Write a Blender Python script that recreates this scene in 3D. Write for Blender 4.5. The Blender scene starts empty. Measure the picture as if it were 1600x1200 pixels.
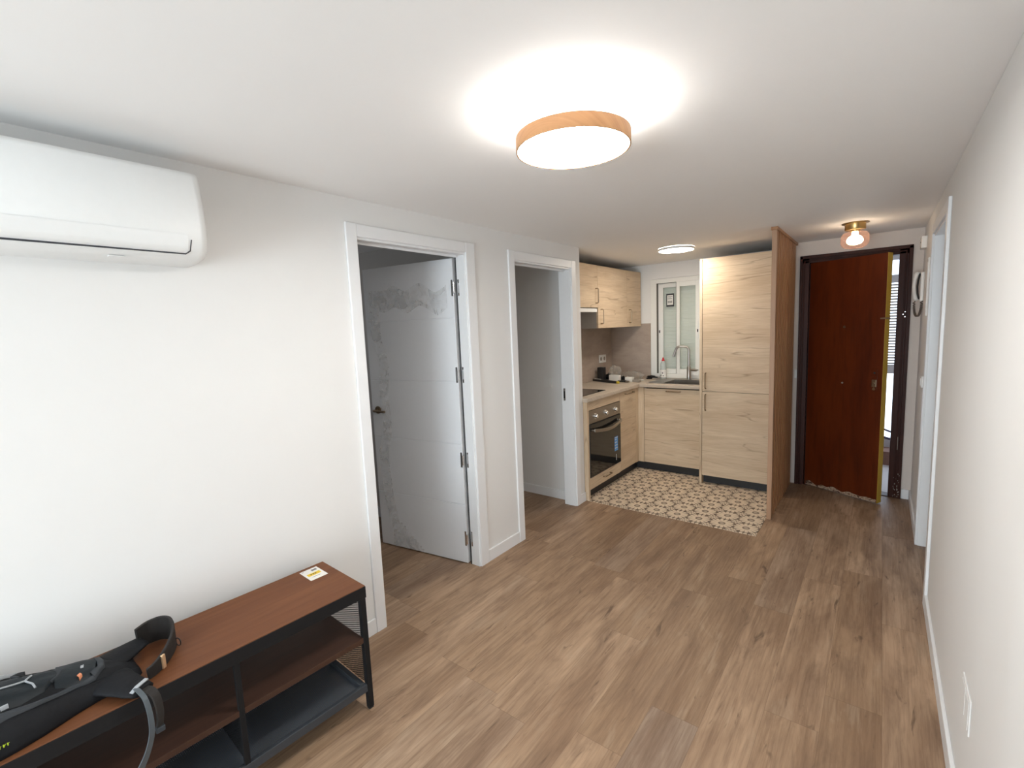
import bpy, math, random
from math import sin, cos, pi, radians, sqrt
from mathutils import Vector, Matrix, noise as mnoise
random.seed(7)
scene = bpy.context.scene
COL = scene.collection

# ------------------------------------------------------------------ camera
CX, CH, YAW, PITCH, ROLL, FPX = 2.046, 1.5562, .6651, .1151, -.0421, 737.93
fwd = Vector((-sin(YAW)*cos(PITCH), cos(YAW)*cos(PITCH), -sin(PITCH)))
rt0 = Vector((cos(YAW), sin(YAW), 0)); up0 = rt0.cross(fwd)
rt = rt0*cos(ROLL)+up0*sin(ROLL); up = -rt0*sin(ROLL)+up0*cos(ROLL)
cd = bpy.data.cameras.new('camera'); cam = bpy.data.objects.new('camera', cd); COL.objects.link(cam)
cd.sensor_width = 36; cd.lens = 36*FPX/1600; cd.clip_start = .02
cam.matrix_world = Matrix(((rt.x, up.x, -fwd.x, CX), (rt.y, up.y, -fwd.y, 0), (rt.z, up.z, -fwd.z, CH), (0, 0, 0, 1)))
scene.camera = cam

# ------------------------------------------------------------------ world, exposure, daylight
w = bpy.data.worlds.new('sky'); scene.world = w; w.use_nodes = True
bg = w.node_tree.nodes['Background']; bg.inputs[0].default_value = (.72, .84, 1, 1); bg.inputs[1].default_value = 2.2
scene.view_settings.view_transform = 'Standard'; scene.view_settings.look = 'None'
scene.view_settings.gamma = 1; scene.view_settings.use_curve_mapping = False
scene.view_settings.exposure = 0.60
def area(name, loc, rot, sx, sy, e, c):
    l = bpy.data.lights.new(name, 'AREA'); l.shape = 'RECTANGLE'; l.size = sx; l.size_y = sy; l.energy = e; l.color = c
    o = bpy.data.objects.new(name, l); COL.objects.link(o); o.location = loc; o.rotation_euler = rot; return o
area('daylight_balcony_window', (1.5, -3.25, .90), (radians(118), 0, radians(6)), 1.2, 1.5, 64, (.84, .95, 1))
area('daylight_side_room', (3.3, 3.62, 1.3), (0, radians(90), 0), 1.2, 1.4, 3.5, (.78, .9, 1))
area('daylight_bedroom', (-2.2, 1.3, 1.5), (0, radians(-90), 0), 1.0, 1.0, 2, (.85, .93, 1))

# ------------------------------------------------------------------ material helper
class M:
    def __init__(s, name, col=(.8, .8, .8), rough=.5, metal=0, spec=.5):
        s.m = bpy.data.materials.new(name); s.m.use_nodes = True; s.t = s.m.node_tree
        s.b = s.t.nodes['Principled BSDF']
        s.b.inputs['Base Color'].default_value = (*col, 1); s.b.inputs['Roughness'].default_value = rough
        s.b.inputs['Metallic'].default_value = metal; s.b.inputs['Specular IOR Level'].default_value = spec
    def n(s, typ, **kw):
        n = s.t.nodes.new(typ)
        for k, v in kw.items(): setattr(n, k, v)
        return n
    def lk(s, a, b):
        if hasattr(a, 'is_output') or isinstance(a, bpy.types.NodeSocket): s.t.links.new(a, b)
        else: b.default_value = a
    def pos(s, local=False):
        if local: g = s.n('ShaderNodeTexCoord').outputs['Object']
        else: g = s.n('ShaderNodeNewGeometry').outputs['Position']
        x = s.n('ShaderNodeSeparateXYZ'); s.lk(g, x.inputs[0]); return x.outputs[0], x.outputs[1], x.outputs[2]
    def vec(s, x, y, z):
        c = s.n('ShaderNodeCombineXYZ')
        for i, a in enumerate((x, y, z)): s.lk(a, c.inputs[i])
        return c.outputs[0]
    def f(s, op, *a):
        n = s.n('ShaderNodeMath', operation=op)
        for i, v in enumerate(a): s.lk(v, n.inputs[i])
        return n.outputs[0]
    def noise(s, v, scale=5, detail=2, rough=.5, dist=0):
        n = s.n('ShaderNodeTexNoise'); s.lk(v, n.inputs['Vector']); n.inputs['Scale'].default_value = scale
        n.inputs['Detail'].default_value = detail; n.inputs['Roughness'].default_value = rough; n.inputs['Distortion'].default_value = dist
        return n.outputs['Fac']
    def white(s, v):
        n = s.n('ShaderNodeTexWhiteNoise', noise_dimensions='3D'); s.lk(v, n.inputs['Vector']); return n.outputs['Value']
    def ramp(s, fac, stops):
        n = s.n('ShaderNodeValToRGB'); s.lk(fac, n.inputs[0]); r = n.color_ramp
        while len(r.elements) < len(stops): r.elements.new(.5)
        for e, (p, c) in zip(r.elements, stops):
            e.position = p; e.color = (*c, 1) if isinstance(c, tuple) else (c, c, c, 1)
        return n.outputs[0]
    def mix(s, fac, a, b, mode='MIX'):
        n = s.n('ShaderNodeMix', data_type='RGBA', blend_type=mode); s.lk(fac, n.inputs[0])
        s.lk((*a, 1) if isinstance(a, tuple) else a, n.inputs[6]); s.lk((*b, 1) if isinstance(b, tuple) else b, n.inputs[7]); return n.outputs[2]
    def col(s, c): s.lk(c, s.b.inputs['Base Color'])
    def bump(s, h, st=.2, d=.01):
        n = s.n('ShaderNodeBump'); n.inputs['Strength'].default_value = st; n.inputs['Distance'].default_value = d
        s.lk(h, n.inputs['Height']); s.lk(n.outputs[0], s.b.inputs['Normal'])
def sr(r, g, b):
    f = lambda c: (c/255/12.92) if c/255 <= .04045 else ((c/255+.055)/1.055)**2.4
    return (f(r), f(g), f(b))
MT = {}
def simple(key, c, rough=.5, metal=0, spec=.5, bump=0):
    m = M(key, c, rough, metal, spec)
    x, y, z = m.pos(True)
    nz = m.noise(m.vec(x, y, z), 40, 3)
    k_ = .015 if 'white' in key else .05
    m.col(m.mix(nz, tuple(v*(1-k_) for v in c), tuple(min(1, v*(1+k_)) for v in c)))
    if bump: m.bump(nz, bump, .004)
    MT[key] = m.m; return m
def emit(key, c, st):
    m = M(key, c, .4); m.b.inputs['Emission Color'].default_value = (*c, 1); m.b.inputs['Emission Strength'].default_value = st; MT[key] = m.m

# painted plaster
def plaster(key, c, sc=6, st=.08):
    m = M(key, c, .72, spec=.25); x, y, z = m.pos(); v = m.vec(x, y, z)
    a = m.noise(v, sc, 4, .6); m.col(m.mix(a, tuple(k*.975 for k in c), c)); m.bump(m.noise(v, 3.2, 5, .65), st, .02); MT[key] = m.m
plaster('wall_paint', sr(236, 235, 233)); plaster('ceiling_paint', sr(251, 250, 249), 4, .05)
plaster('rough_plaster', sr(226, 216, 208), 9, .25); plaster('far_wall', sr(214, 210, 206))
simple('white_lacquer', sr(238, 239, 240), .35, spec=.4); simple('white_plastic', sr(236, 236, 234), .4)
simple('door_white', sr(228, 230, 233), .38, spec=.4)
simple('ac_white', sr(240, 241, 240), .35); simple('ac_dark', sr(60, 62, 68), .5); simple('pvc_white', sr(238, 238, 234), .35)
simple('shutter', sr(238, 242, 234), .5); simple('grey_panel', sr(168, 163, 156), .5)
simple('brass', (.62, .42, .17), .28, 1); simple('bronze', (.33, .25, .17), .35, 1); simple('steel', (.48, .45, .42), .3, 1)
simple('oven_steel', (.36, .33, .29), .38, 1); simple('chrome', (.75, .75, .76), .15, 1); simple('black_glass', (.012, .011, .010), .06, spec=.6)
simple('black_plastic', (.018, .018, .02), .45); simple('dark_metal', (.009, .009, .010), .6, 0, .25); simple('mesh_metal', (.13, .145, .17), .55, 0, .4); simple('rim_metal', (.045, .05, .058), .5, .1, .4); simple('dark_void', (.02, .018, .016), .8)
simple('red_plastic', (.6, .02, .03), .35); simple('yellow_tape', sr(214, 190, 60), .5); simple('blue_label', sr(80, 150, 215), .4)
simple('paper', sr(235, 233, 228), .6); simple('ink', (.03, .03, .035), .6); simple('rubber', (.025, .025, .025), .7)
simple('tag_yellow', sr(235, 200, 40), .5); simple('grey_card', sr(150, 142, 132), .6); simple('green_label', sr(205, 220, 190), .5)
simple('bag_black', (.0075, .008, .010), .7, spec=.25, bump=.5); simple('bag_panel', (.007, .012, .016), .5, spec=.3, bump=.4); simple('bag_grey', (.04, .045, .052), .6, spec=.3, bump=.4)
simple('bag_reflect', sr(170, 174, 178), .4); simple('bag_lime', sr(170, 190, 40), .5); simple('strap_blue', sr(84, 92, 98), .55, bump=.3)
simple('strap_foam', sr(36, 32, 30), .75, bump=.6); simple('orange_tag', sr(220, 140, 100), .5); simple('copper_clip', sr(225, 190, 150), .3, .4)
simple('grey_dark', sr(92, 88, 80), .6); simple('cord_brown', sr(98, 86, 78), .6); simple('concrete', sr(175, 170, 168), .7, bump=.3); simple('dark_rail', sr(52, 40, 70), .5); simple('brickish', sr(110, 78, 66), .8, bump=.6)

# oak plank floor, planks run along Y
def floor_mat():
    m = M('oak_planks', rough=.5, spec=.35); x, y, z = m.pos()
    W, L = .186, 1.22
    xs = m.f('DIVIDE', m.f('ADD', x, 20.03), W); row = m.f('FLOOR', xs); fx = m.f('FRACT', xs)
    off = m.f('MULTIPLY', m.white(m.vec(row, 3.3, 0)), L*3)
    ys = m.f('DIVIDE', m.f('ADD', m.f('ADD', y, 30.0), off), L); cy = m.f('FLOOR', ys); fy = m.f('FRACT', ys)
    rnd = m.white(m.vec(row, cy, 1.7)); rnd2 = m.white(m.vec(row, cy, 9.1))
    px = m.f('ADD', x, m.f('MULTIPLY', rnd, 7)); py = m.f('ADD', y, m.f('MULTIPLY', rnd2, 9))
    big = m.noise(m.vec(m.f('MULTIPLY', px, 5.5), m.f('MULTIPLY', py, 1.1), rnd), 1, 3, .6, .8)
    fine = m.noise(m.vec(m.f('MULTIPLY', px, 75), m.f('MULTIPLY', py, 3.2), rnd), 1, 4, .7, .3)
    md = m.noise(m.vec(m.f('MULTIPLY', px, 11), m.f('MULTIPLY', py, 2.6), rnd2), 1, 4, .65, .5)
    kn = m.noise(m.vec(m.f('MULTIPLY', px, 22), m.f('MULTIPLY', py, 5), rnd2), 1, 3, .65, .6)
    base = m.ramp(rnd, [(0, sr(150, 122, 96)), (.4, sr(172, 142, 114)), (.75, sr(188, 158, 130)), (1, sr(146, 126, 110))])
    c = m.mix(m.ramp(big, [(.40, 0.0), (.66, .62)]), base, sr(126, 97, 74))
    c = m.mix(m.ramp(md, [(.48, 0.0), (.70, .6)]), c, sr(116, 92, 74))
    c = m.mix(m.ramp(md, [(.30, .35), (.44, 0.0)]), c, sr(186, 164, 140))
    c = m.mix(m.ramp(fine, [(.42, 0.0), (.75, .55)]), c, sr(102, 76, 58))
    c = m.mix(m.ramp(kn, [(.63, 0.0), (.74, .7)]), c, sr(80, 60, 46))
    e1 = m.f('LESS_THAN', m.f('MINIMUM', fx, m.f('SUBTRACT', 1.0, fx)), .006)
    e2 = m.f('LESS_THAN', m.f('MINIMUM', fy, m.f('SUBTRACT', 1.0, fy)), .0012)
    seam = m.f('MAXIMUM', e1, e2)
    c = m.mix(m.f('MULTIPLY', seam, .3), c, sr(96, 74, 58)); m.col(c)
    m.lk(m.ramp(fine, [(.3, .42), (.8, .58)]), m.b.inputs['Roughness']); m.bump(fine, .06, .004); MT['floor'] = m.m
floor_mat()

def tile_mat():
    m = M('patterned_tile', rough=.4, spec=.35); x, y, z = m.pos(); P = .1715
    u = m.f('DIVIDE', m.f('SUBTRACT', x, .100-P*10.5), P); v = m.f('DIVIDE', m.f('SUBTRACT', y, 3.695-P*10.5-.0), P*1.013)
    fu = m.f('SUBTRACT', m.f('FRACT', u), .5); fv = m.f('SUBTRACT', m.f('FRACT', v), .5)
    r = m.f('SQRT', m.f('ADD', m.f('MULTIPLY', fu, fu), m.f('MULTIPLY', fv, fv))); th = m.f('ARCTAN2', fv, fu)
    pet = m.f('ABSOLUTE', m.f('COSINE', m.f('MULTIPLY', th, 7.0)))          # 14 petals
    flower = m.f('LESS_THAN', r, m.f('ADD', .395, m.f('MULTIPLY', pet, .10)))
    gap = m.f('MULTIPLY', m.f('LESS_THAN', pet, m.f('MULTIPLY', m.f('SUBTRACT', r, .24), 1.7)), m.f('GREATER_THAN', r, .24))
    ring = m.f('MULTIPLY', m.f('GREATER_THAN', r, .085), m.f('LESS_THAN', r, .155)); disc = m.f('LESS_THAN', r, .085)
    gu = m.f('SUBTRACT', m.f('FRACT', m.f('ADD', u, .5)), .5); gv = m.f('SUBTRACT', m.f('FRACT', m.f('ADD', v, .5)), .5)
    r2 = m.f('SQRT', m.f('ADD', m.f('MULTIPLY', gu, gu), m.f('MULTIPLY', gv, gv))); t2 = m.f('ARCTAN2', gv, gu)
    st = m.f('ABSOLUTE', m.f('COSINE', m.f('MULTIPLY', t2, 4.0)))
    star = m.f('LESS_THAN', r2, m.f('ADD', .10, m.f('MULTIPLY', st, .13)))
    core = m.f('LESS_THAN', r2, .04); sring = m.f('MULTIPLY', m.f('GREATER_THAN', r2, .09), m.f('MULTIPLY', m.f('LESS_THAN', r2, .115), .7))
    cream = sr(226, 208, 184); brown = sr(104, 87, 72)
    fac = m.f('MAXIMUM', m.f('MULTIPLY', flower, m.f('SUBTRACT', 1.0, gap)), m.f('SUBTRACT', star, sring))
    fac = m.f('SUBTRACT', fac, m.f('MULTIPLY', ring, .9)); fac = m.f('SUBTRACT', fac, m.f('MULTIPLY', disc, .4)); fac = m.f('SUBTRACT', fac, core)
    fac = m.f('MINIMUM', m.f('MAXIMUM', fac, 0), 1)
    c = m.mix(fac, brown, cream)
    c = m.mix(m.f('MULTIPLY', m.noise(m.vec(x, y, z), 30, 3), .2), c, sr(180, 160, 140)); m.col(c); MT['tile'] = m.m
tile_mat()

def pale_oak(key, vertical=False, tint=(1, 1, 1)):
    m = M(key, rough=.48, spec=.3); x, y, z = m.pos(); oi = m.n('ShaderNodeObjectInfo').outputs['Random']
    u = m.f('ADD', x, y); a, b = (z, u) if vertical else (u, z)
    sh = m.f('MULTIPLY', oi, 11)
    big = m.noise(m.vec(m.f('MULTIPLY', a, 1.3), m.f('MULTIPLY', b, 9), sh), 1, 3, .6, .7)
    fine = m.noise(m.vec(m.f('MULTIPLY', a, 6), m.f('MULTIPLY', b, 140), sh), 1, 3, .7, .2)
    wv = m.noise(m.vec(m.f('MULTIPLY', a, 1.0), m.f('MULTIPLY', b, 11), m.f('ADD', sh, 4.0)), 1, 2, .35, .25)
    line = m.f('ABSOLUTE', m.f('SUBTRACT', wv, .5))
    brk = m.noise(m.vec(m.f('MULTIPLY', a, 4), m.f('MULTIPLY', b, 18), sh), 1, 2)
    t = lambda r, g, bb: tuple(k*q for k, q in zip(sr(r, g, bb), tint))
    c = m.mix(m.ramp(big, [(.3, 0.0), (.7, 1.0)]), t(224, 204, 176), t(202, 178, 148))
    c = m.mix(m.ramp(fine, [(.42, 0.0), (.75, .5)]), c, t(180, 154, 126))
    ln = m.f('MULTIPLY', m.ramp(line, [(0.0, .6), (.016, 0.0)]), m.ramp(brk, [(.40, 0.0), (.60, 1.0)]))
    c = m.mix(ln, c, t(140, 112, 88)); m.col(c); m.bump(fine, .03, .003); MT[key] = m.m
pale_oak('oak_h'); pale_oak('oak_v', True)

def wood(key, c1, c2, c3, vertical=True, local=False, rough=.45, along='z', spec=.4, streak=60):
    m = M(key, rough=rough, spec=spec); x, y, z = m.pos(local)
    ax = dict(x=x, y=y, z=z); A = ax[along]; B = m.f('ADD', *[ax[k] for k in 'xyz' if k != along]) if along != 'y' else m.f('ADD', x, z)
    oi = m.n('ShaderNodeObjectInfo').outputs['Random']; sh = m.f('MULTIPLY', oi, 7)
    a = m.noise(m.vec(m.f('MULTIPLY', A, 1.1), m.f('MULTIPLY', B, 10), sh), 1, 3, .6, .6)
    b = m.noise(m.vec(m.f('MULTIPLY', A, 2.5), m.f('MULTIPLY', B, streak), sh), 1, 3, .7)
    c = m.mix(m.ramp(a, [(.3, 0.0), (.7, 1.0)]), c1, c2); c = m.mix(m.ramp(b, [(.45, 0.0), (.8, .6)]), c, c3)
    m.col(c); m.bump(b, .04, .003); MT[key] = m.m; return m
wood('slat_wood', sr(184, 140, 102), sr(168, 122, 86), sr(148, 102, 68))
wood('post_wood', sr(190, 152, 122), sr(178, 140, 110), sr(160, 122, 94))
wood('mahogany', sr(100, 42, 12), sr(80, 30, 9), sr(62, 22, 7), rough=.42, spec=.2)
wood('dark_frame', sr(66, 30, 18), sr(52, 22, 13), sr(38, 16, 10), rough=.45, spec=.18)
wood('bench_wood', sr(122, 78, 50), sr(108, 66, 42), sr(94, 56, 36), local=True, along='y', rough=.5, spec=.2)
wood('shaded_shelf_wood', sr(70, 46, 34), sr(60, 38, 28), sr(50, 31, 24), local=True, along='y', rough=.5)  # same wood as the top, shade under the bench painted into its colour
wood('ring_wood', sr(206, 158, 112), sr(188, 136, 92), sr(160, 108, 70), along='x')
wood('worktop', sr(205, 192, 176), sr(188, 174, 158), sr(164, 148, 132), along='x', rough=.5)
def yellow_edge():
    m = M('yellow_edge', rough=.55); x, y, z = m.pos(); n = m.noise(m.vec(m.f('MULTIPLY', x, 20), m.f('MULTIPLY', y, 20), m.f('MULTIPLY', z, 3)), 1, 3)
    m.col(m.mix(n, sr(200, 160, 40), sr(176, 150, 60))); MT['yellow_edge'] = m.m
yellow_edge()
def worn():   # pale chipped strip along a door bottom
    m = M('chipped_wood', rough=.8); x, y, z = m.pos(); n = m.noise(m.vec(m.f('MULTIPLY', x, 22), m.f('MULTIPLY', y, 22), m.f('MULTIPLY', z, 40)), 1, 4, .7)
    m.col(m.ramp(n, [(.42, sr(70, 40, 28)), (.55, sr(190, 165, 140)), (.62, sr(110, 80, 60))])); MT['chipped'] = m.m
worn()
def backsplash_mat():
    m = M('taupe_splashback', rough=.45, spec=.35); x, y, z = m.pos(); n = m.noise(m.vec(x, m.f('MULTIPLY', y, 1.2), m.f('MULTIPLY', z, 3)), 4, 5, .65, .5)
    m.col(m.ramp(n, [(.3, sr(166, 150, 138)), (.7, sr(184, 169, 156))])); MT['splash'] = m.m
backsplash_mat()
def glassy(key, c, alpha, rough=.05):
    m = M(key, c, rough, spec=.5); m.b.inputs['Alpha'].default_value = alpha; MT[key] = m.m
glassy('window_glass', sr(190, 208, 200), .15, .03); glassy('clear_plastic', sr(205, 200, 192), .32, .2); glassy('smoked_glass', sr(120, 96, 88), .30, .04)
glassy('bottle_plastic', sr(220, 228, 224), .55, .15)
def film():
    m = M('protective_film', sr(225, 225, 225), .25, spec=.7); x, y, z = m.pos(True); v = m.vec(x, y, z)
    n = m.noise(v, 12, 2, .5, 1.2); m.lk(m.ramp(n, [(.35, .08), (.66, .46)]), m.b.inputs['Alpha']); MT['film'] = m.m
film()
emit('lamp_diffuser', (1, .98, .94), 38); emit('lamp_up', (1, .98, .95), 14); emit('kitchen_diffuser', (1, .91, .79), 36); emit('bulb', (1, .80, .58), 22)

# ------------------------------------------------------------------ mesh helper
class MB:
    def __init__(s): s.v = []; s.f = []
    def add(s, vs, fs):
        k = len(s.v); s.v += [tuple(p) for p in vs]; s.f += [tuple(i+k for i in f) for f in fs]; return s
    def box(s, x0, x1, y0, y1, z0, z1):
        x0, x1 = min(x0, x1), max(x0, x1); y0, y1 = min(y0, y1), max(y0, y1); z0, z1 = min(z0, z1), max(z0, z1)
        return s.add([(x0, y0, z0), (x1, y0, z0), (x1, y1, z0), (x0, y1, z0), (x0, y0, z1), (x1, y0, z1), (x1, y1, z1), (x0, y1, z1)],
                     [(0, 3, 2, 1), (4, 5, 6, 7), (0, 1, 5, 4), (1, 2, 6, 5), (2, 3, 7, 6), (3, 0, 4, 7)])
    def obox(s, c, ax, ay, az, hx, hy, hz):   # oriented box
        c, ax, ay, az = map(Vector, (c, ax, ay, az)); vs = []
        for k in (-1, 1):
            for i, j in ((-1, -1), (1, -1), (1, 1), (-1, 1)): vs.append(c+ax*hx*i+ay*hy*j+az*hz*k)
        return s.add(vs, [(0, 3, 2, 1), (4, 5, 6, 7), (0, 1, 5, 4), (1, 2, 6, 5), (2, 3, 7, 6), (3, 0, 4, 7)])
    def rings(s, rings, cap=True, closed=True):
        n = len(rings[0]); vs = [p for r in rings for p in r]; fs = []
        for k in range(len(rings)-1):
            for i in range(n if closed else n-1):
                j = (i+1) % n; fs.append((k*n+i, k*n+j, (k+1)*n+j, (k+1)*n+i))
        if cap: fs.append(tuple(range(n))[::-1]); fs.append(tuple((len(rings)-1)*n+i for i in range(n)))
        return s.add(vs, fs)
    def lathe(s, c, prof, n=48, axis='z', cap=True):
        R = []
        for r, h in prof:
            ring = []
            for i in range(n):
                a = 2*pi*i/n; p = (r*cos(a), r*sin(a), h)
                if axis == 'x': p = (h, r*cos(a), r*sin(a))
                if axis == 'y': p = (r*cos(a), h, r*sin(a))
                ring.append((c[0]+p[0], c[1]+p[1], c[2]+p[2]))
            R.append(ring)
        return s.rings(R, cap)
    def tube(s, pts, r, n=10, flat=None, cap=True):
        pts = [Vector(p) for p in pts]; R = []; prev = None
        for i, p in enumerate(pts):
            t = (pts[min(i+1, len(pts)-1)]-pts[max(i-1, 0)]).normalized()
            if prev is None:
                a = Vector((0, 0, 1)) if abs(t.z) < .9 else Vector((1, 0, 0)); u = t.cross(a).normalized()
            else: u = (prev-t*prev.dot(t)).normalized()
            prev = u; v = t.cross(u); rr = r[i] if isinstance(r, (list, tuple)) else r
            R.append([p+u*cos(2*pi*k/n)*rr+v*sin(2*pi*k/n)*(rr if flat is None else flat) for k in range(n)])
        return s.rings(R, cap)
    def ribbon(s, pts, wdir, w, th):   # flat strap following pts, width along wdir
        pts = [Vector(p) for p in pts]; R = []
        for i, p in enumerate(pts):
            t = (pts[min(i+1, len(pts)-1)]-pts[max(i-1, 0)]).normalized()
            wd = Vector(wdir[i] if isinstance(wdir, list) else wdir); wd = (wd-t*wd.dot(t)).normalized(); nn = t.cross(wd)
            ww = w[i] if isinstance(w, (list, tuple)) else w
            R.append([p+wd*ww+nn*th, p-wd*ww+nn*th, p-wd*ww-nn*th, p+wd*ww-nn*th])
        return s.rings(R)
    def build(s, name, mat, parent=None, bevel=0, smooth=False, sub=0, seg=2):
        me = bpy.data.meshes.new(name); me.from_pydata(s.v, [], s.f); me.update()
        o = bpy.data.objects.new(name, me); COL.objects.link(o)
        if mat: me.materials.append(MT[mat] if isinstance(mat, str) else mat)
        if smooth:
            for p in me.polygons: p.use_smooth = True
        if parent is not None: o.parent = parent; o.location = -Vector(parent['_o']) if '_o' in parent else (0, 0, 0)
        if bevel:
            b = o.modifiers.new('bevel', 'BEVEL'); b.width = bevel; b.segments = seg; b.limit_method = 'ANGLE'; b.angle_limit = radians(40)
        if sub: q = o.modifiers.new('sub', 'SUBSURF'); q.levels = sub; q.render_levels = sub
        if smooth and not sub:
            try: me.shade_smooth(); 
            except Exception: pass
        return o
def B(*a): return MB().box(*a)
def struct(o): o['kind'] = 'structure'; return o
def tag(o, label, cat, group=None):
    o['label'] = label; o['category'] = cat
    if group: o['group'] = group
    return o
def root(name, loc, label=None, cat=None, group=None, kind=None, local=False, rotz=0):
    """Empty at a thing's base. Parts are modelled in world coordinates unless local."""
    o = bpy.data.objects.new(name, None); COL.objects.link(o); o.location = loc; o.rotation_euler = (0, 0, rotz); o.empty_display_size = .05
    if label: tag(o, label, cat, group)
    if kind: o['kind'] = kind
    if not local: o['_o'] = list(loc)
    return o
def sub(parent, mb, name, mat, label=None, **kw):
    """sub-part of a part whose mesh is stored in its root's coordinates"""
    o = mb.build(name, mat, None, **kw); o.parent = parent
    if label: o['label'] = label
    return o
def smoothen(o, ang=35):
    for p in o.data.polygons: p.use_smooth = True
    o.data.set_sharp_from_angle(angle=radians(ang)) if hasattr(o.data, 'set_sharp_from_angle') else None
    return o

# ------------------------------------------------------------------ room shell
ZC = 2.217; XR = 2.289; YE = 5.03; ZO = 2.025; YB = -3.0; YK = 5.30; XK = -.55
YA, YBd = 1.427, 2.180        # first doorway
YC, YD = 2.687, 3.441         # second doorway
YN = 3.603                    # end of the left wall
struct(B(-3.2, 4.6, -3.3, 5.10, -.12, 0).build('floor', 'floor'))
struct(B(-.60, 1.386, 3.610, 5.36, 0, .004).build('floor', 'tile'))
struct(B(.9, 3.4, 5.10, 6.9, -.12, -.002).build('floor', 'concrete'))
struct(B(-3.2, 4.6, -3.3, 6.9, ZC, ZC+.12).build('ceiling', 'ceiling_paint'))
wl = MB().box(-.1, 0, YB, YA-.03, 0, ZC).box(-.1, 0, YA-.03, YBd+.03, ZO+.03, ZC).box(-.1, 0, YBd+.03, YC-.03, 0, ZC).box(-.1, 0, YC-.03, YD+.03, ZO+.03, ZC).box(-.1, 0, YD+.03, YN, 0, ZC)
struct(wl.build('wall_left', 'wall_paint'))
struct(B(-3.1, -.1, 3.535, YN, 0, ZC).build('wall_partition', 'wall_paint'))
struct(B(XK-.1, XK, YN, YK+.1, 0, ZC).build('wall_kitchen', 'wall_paint'))
WX0, WX1, WZ0, WZ1 = -.03, .57, .965, 2.03      # kitchen window hole
wb = MB().box(XK, WX0, YK, YK+.14, 0, ZC).box(WX1, 1.375, YK, YK+.14, 0, ZC).box(WX0, WX1, YK, YK+.14, 0, WZ0).box(WX0, WX1, YK, YK+.14, WZ1, ZC)
struct(wb.build('wall_back', 'wall_paint'))
EX0, EX1, EZ = 1.455, 2.217, 2.088               # entry frame hole
we = MB().box(1.375, EX0, YE, YK+.14, 0, ZC).box(EX0, EX1, YE, YE+.10, EZ, ZC).box(EX1, XR, YE, YE+.10, 0, ZC)
struct(we.build('wall_entry', 'rough_plaster'))
RY0, RY1 = 3.215, 4.025
wr = MB().box(XR, XR+.11, 1.313, RY0-.03, 0, ZC).box(XR, XR+.11, RY0-.03, RY1+.03, ZO+.03, ZC).box(XR, XR+.11, RY1+.03, YE+.1, 0, ZC).box(XR-.013, XR+.11, YB, 1.313, 0, ZC)
struct(wr.build('wall_right', 'wall_paint', bevel=.004))
# wall behind the camera with the balcony window
bw = MB().box(-.1, .85, YB-.15, YB, 0, ZC).box(2.15, XR+.1, YB-.15, YB, 0, ZC).box(.85, 2.15, YB-.15, YB, 0, .12).box(.85, 2.15, YB-.15, YB, 2.0, ZC)
struct(bw.build('wall_front', 'wall_paint'))
# rooms behind the doorways
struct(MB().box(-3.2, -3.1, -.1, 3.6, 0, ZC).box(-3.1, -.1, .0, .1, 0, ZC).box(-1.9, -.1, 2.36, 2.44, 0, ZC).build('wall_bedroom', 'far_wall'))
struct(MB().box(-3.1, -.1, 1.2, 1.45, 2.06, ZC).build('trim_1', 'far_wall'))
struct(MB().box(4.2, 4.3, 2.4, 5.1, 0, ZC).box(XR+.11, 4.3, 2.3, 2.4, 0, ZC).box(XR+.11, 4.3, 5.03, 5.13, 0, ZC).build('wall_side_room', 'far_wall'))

# baseboards
def base(name, *bx):
    mb = MB()
    for b in bx: mb.box(*b)
    return struct(mb.build(name, 'white_lacquer', bevel=.003))
HB = .082
base('baseboard_left', (0, .012, YB, 1.357, 0, HB))
base('baseboard_left', (0, .012, 2.268, 2.613, 0, HB))
base('baseboard_left', (0, .012, 3.519, YN-.001, 0, HB))
base('baseboard_right', (XR-.013, XR, 1.314, 3.14, 0, HB)); base('baseboard_right', (XR-.013, XR, 4.10, YE, 0, HB))
base('baseboard_right', (XR-.026, XR-.013, YB, 1.313, 0, HB))
base('baseboard_entry', (2.228, XR-.013, YE-.013, YE, 0, HB))
base('baseboard_partition', (-1.9, -.11, 3.522, 3.535, 0, HB))
base('baseboard_bedroom', (-1.9, -.11, 2.347, 2.36, 0, HB))

# white door frames in the left wall
def casing(name, y0, y1, yo0, yo1, kind='structure'):
    r = root(name, (0, (y0+y1)/2, 0), kind=kind)
    T = .014
    MB().box(0, T, yo0, y0-.008, 0, 2.10).build('casing', 'white_lacquer', r, bevel=.0035)
    MB().box(0, T, y1+.008, yo1, 0, 2.10).build('casing', 'white_lacquer', r, bevel=.0035)
    MB().box(0, T-.001, y0-.008, y1+.008, ZO+.012, 2.098).build('casing', 'white_lacquer', r, bevel=.0035)
    j = MB().box(-.112, .002, y0-.03, y0, 0, ZO+.03).box(-.112 if name == 'door_2' else -.070, .002, y1, y1+.03, 0, ZO+.03).box(-.112, .002, y0, y1, ZO, ZO+.03)
    j.build('jamb', 'white_lacquer', r, bevel=.002)
    if name == 'door_1': MB().box(-.0735, -.0705, y1-.004, y1+.03, 0, ZO).build('hinge_gap_shade', 'rubber', r)  # black strip added for the dark gap between leaf and jamb
    MB().box(-.060, -.048, y0, y0+.012, 0, ZO).box(-.060, -.048, y0+.012, y1-.012, ZO-.012, ZO).build('door_stop', 'white_lacquer', r)
    MB().box(-.126, -.112, yo0, y0, 0, 2.10).box(-.126, -.112, y1+.035, yo1, 0, 2.10).build('inner_casing', 'white_lacquer', r)
    return r
d1 = casing('door_1', YA, YBd, 1.358, 2.267)
d2 = casing('door_2', YC, YD, 2.614, 3.518)
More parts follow.
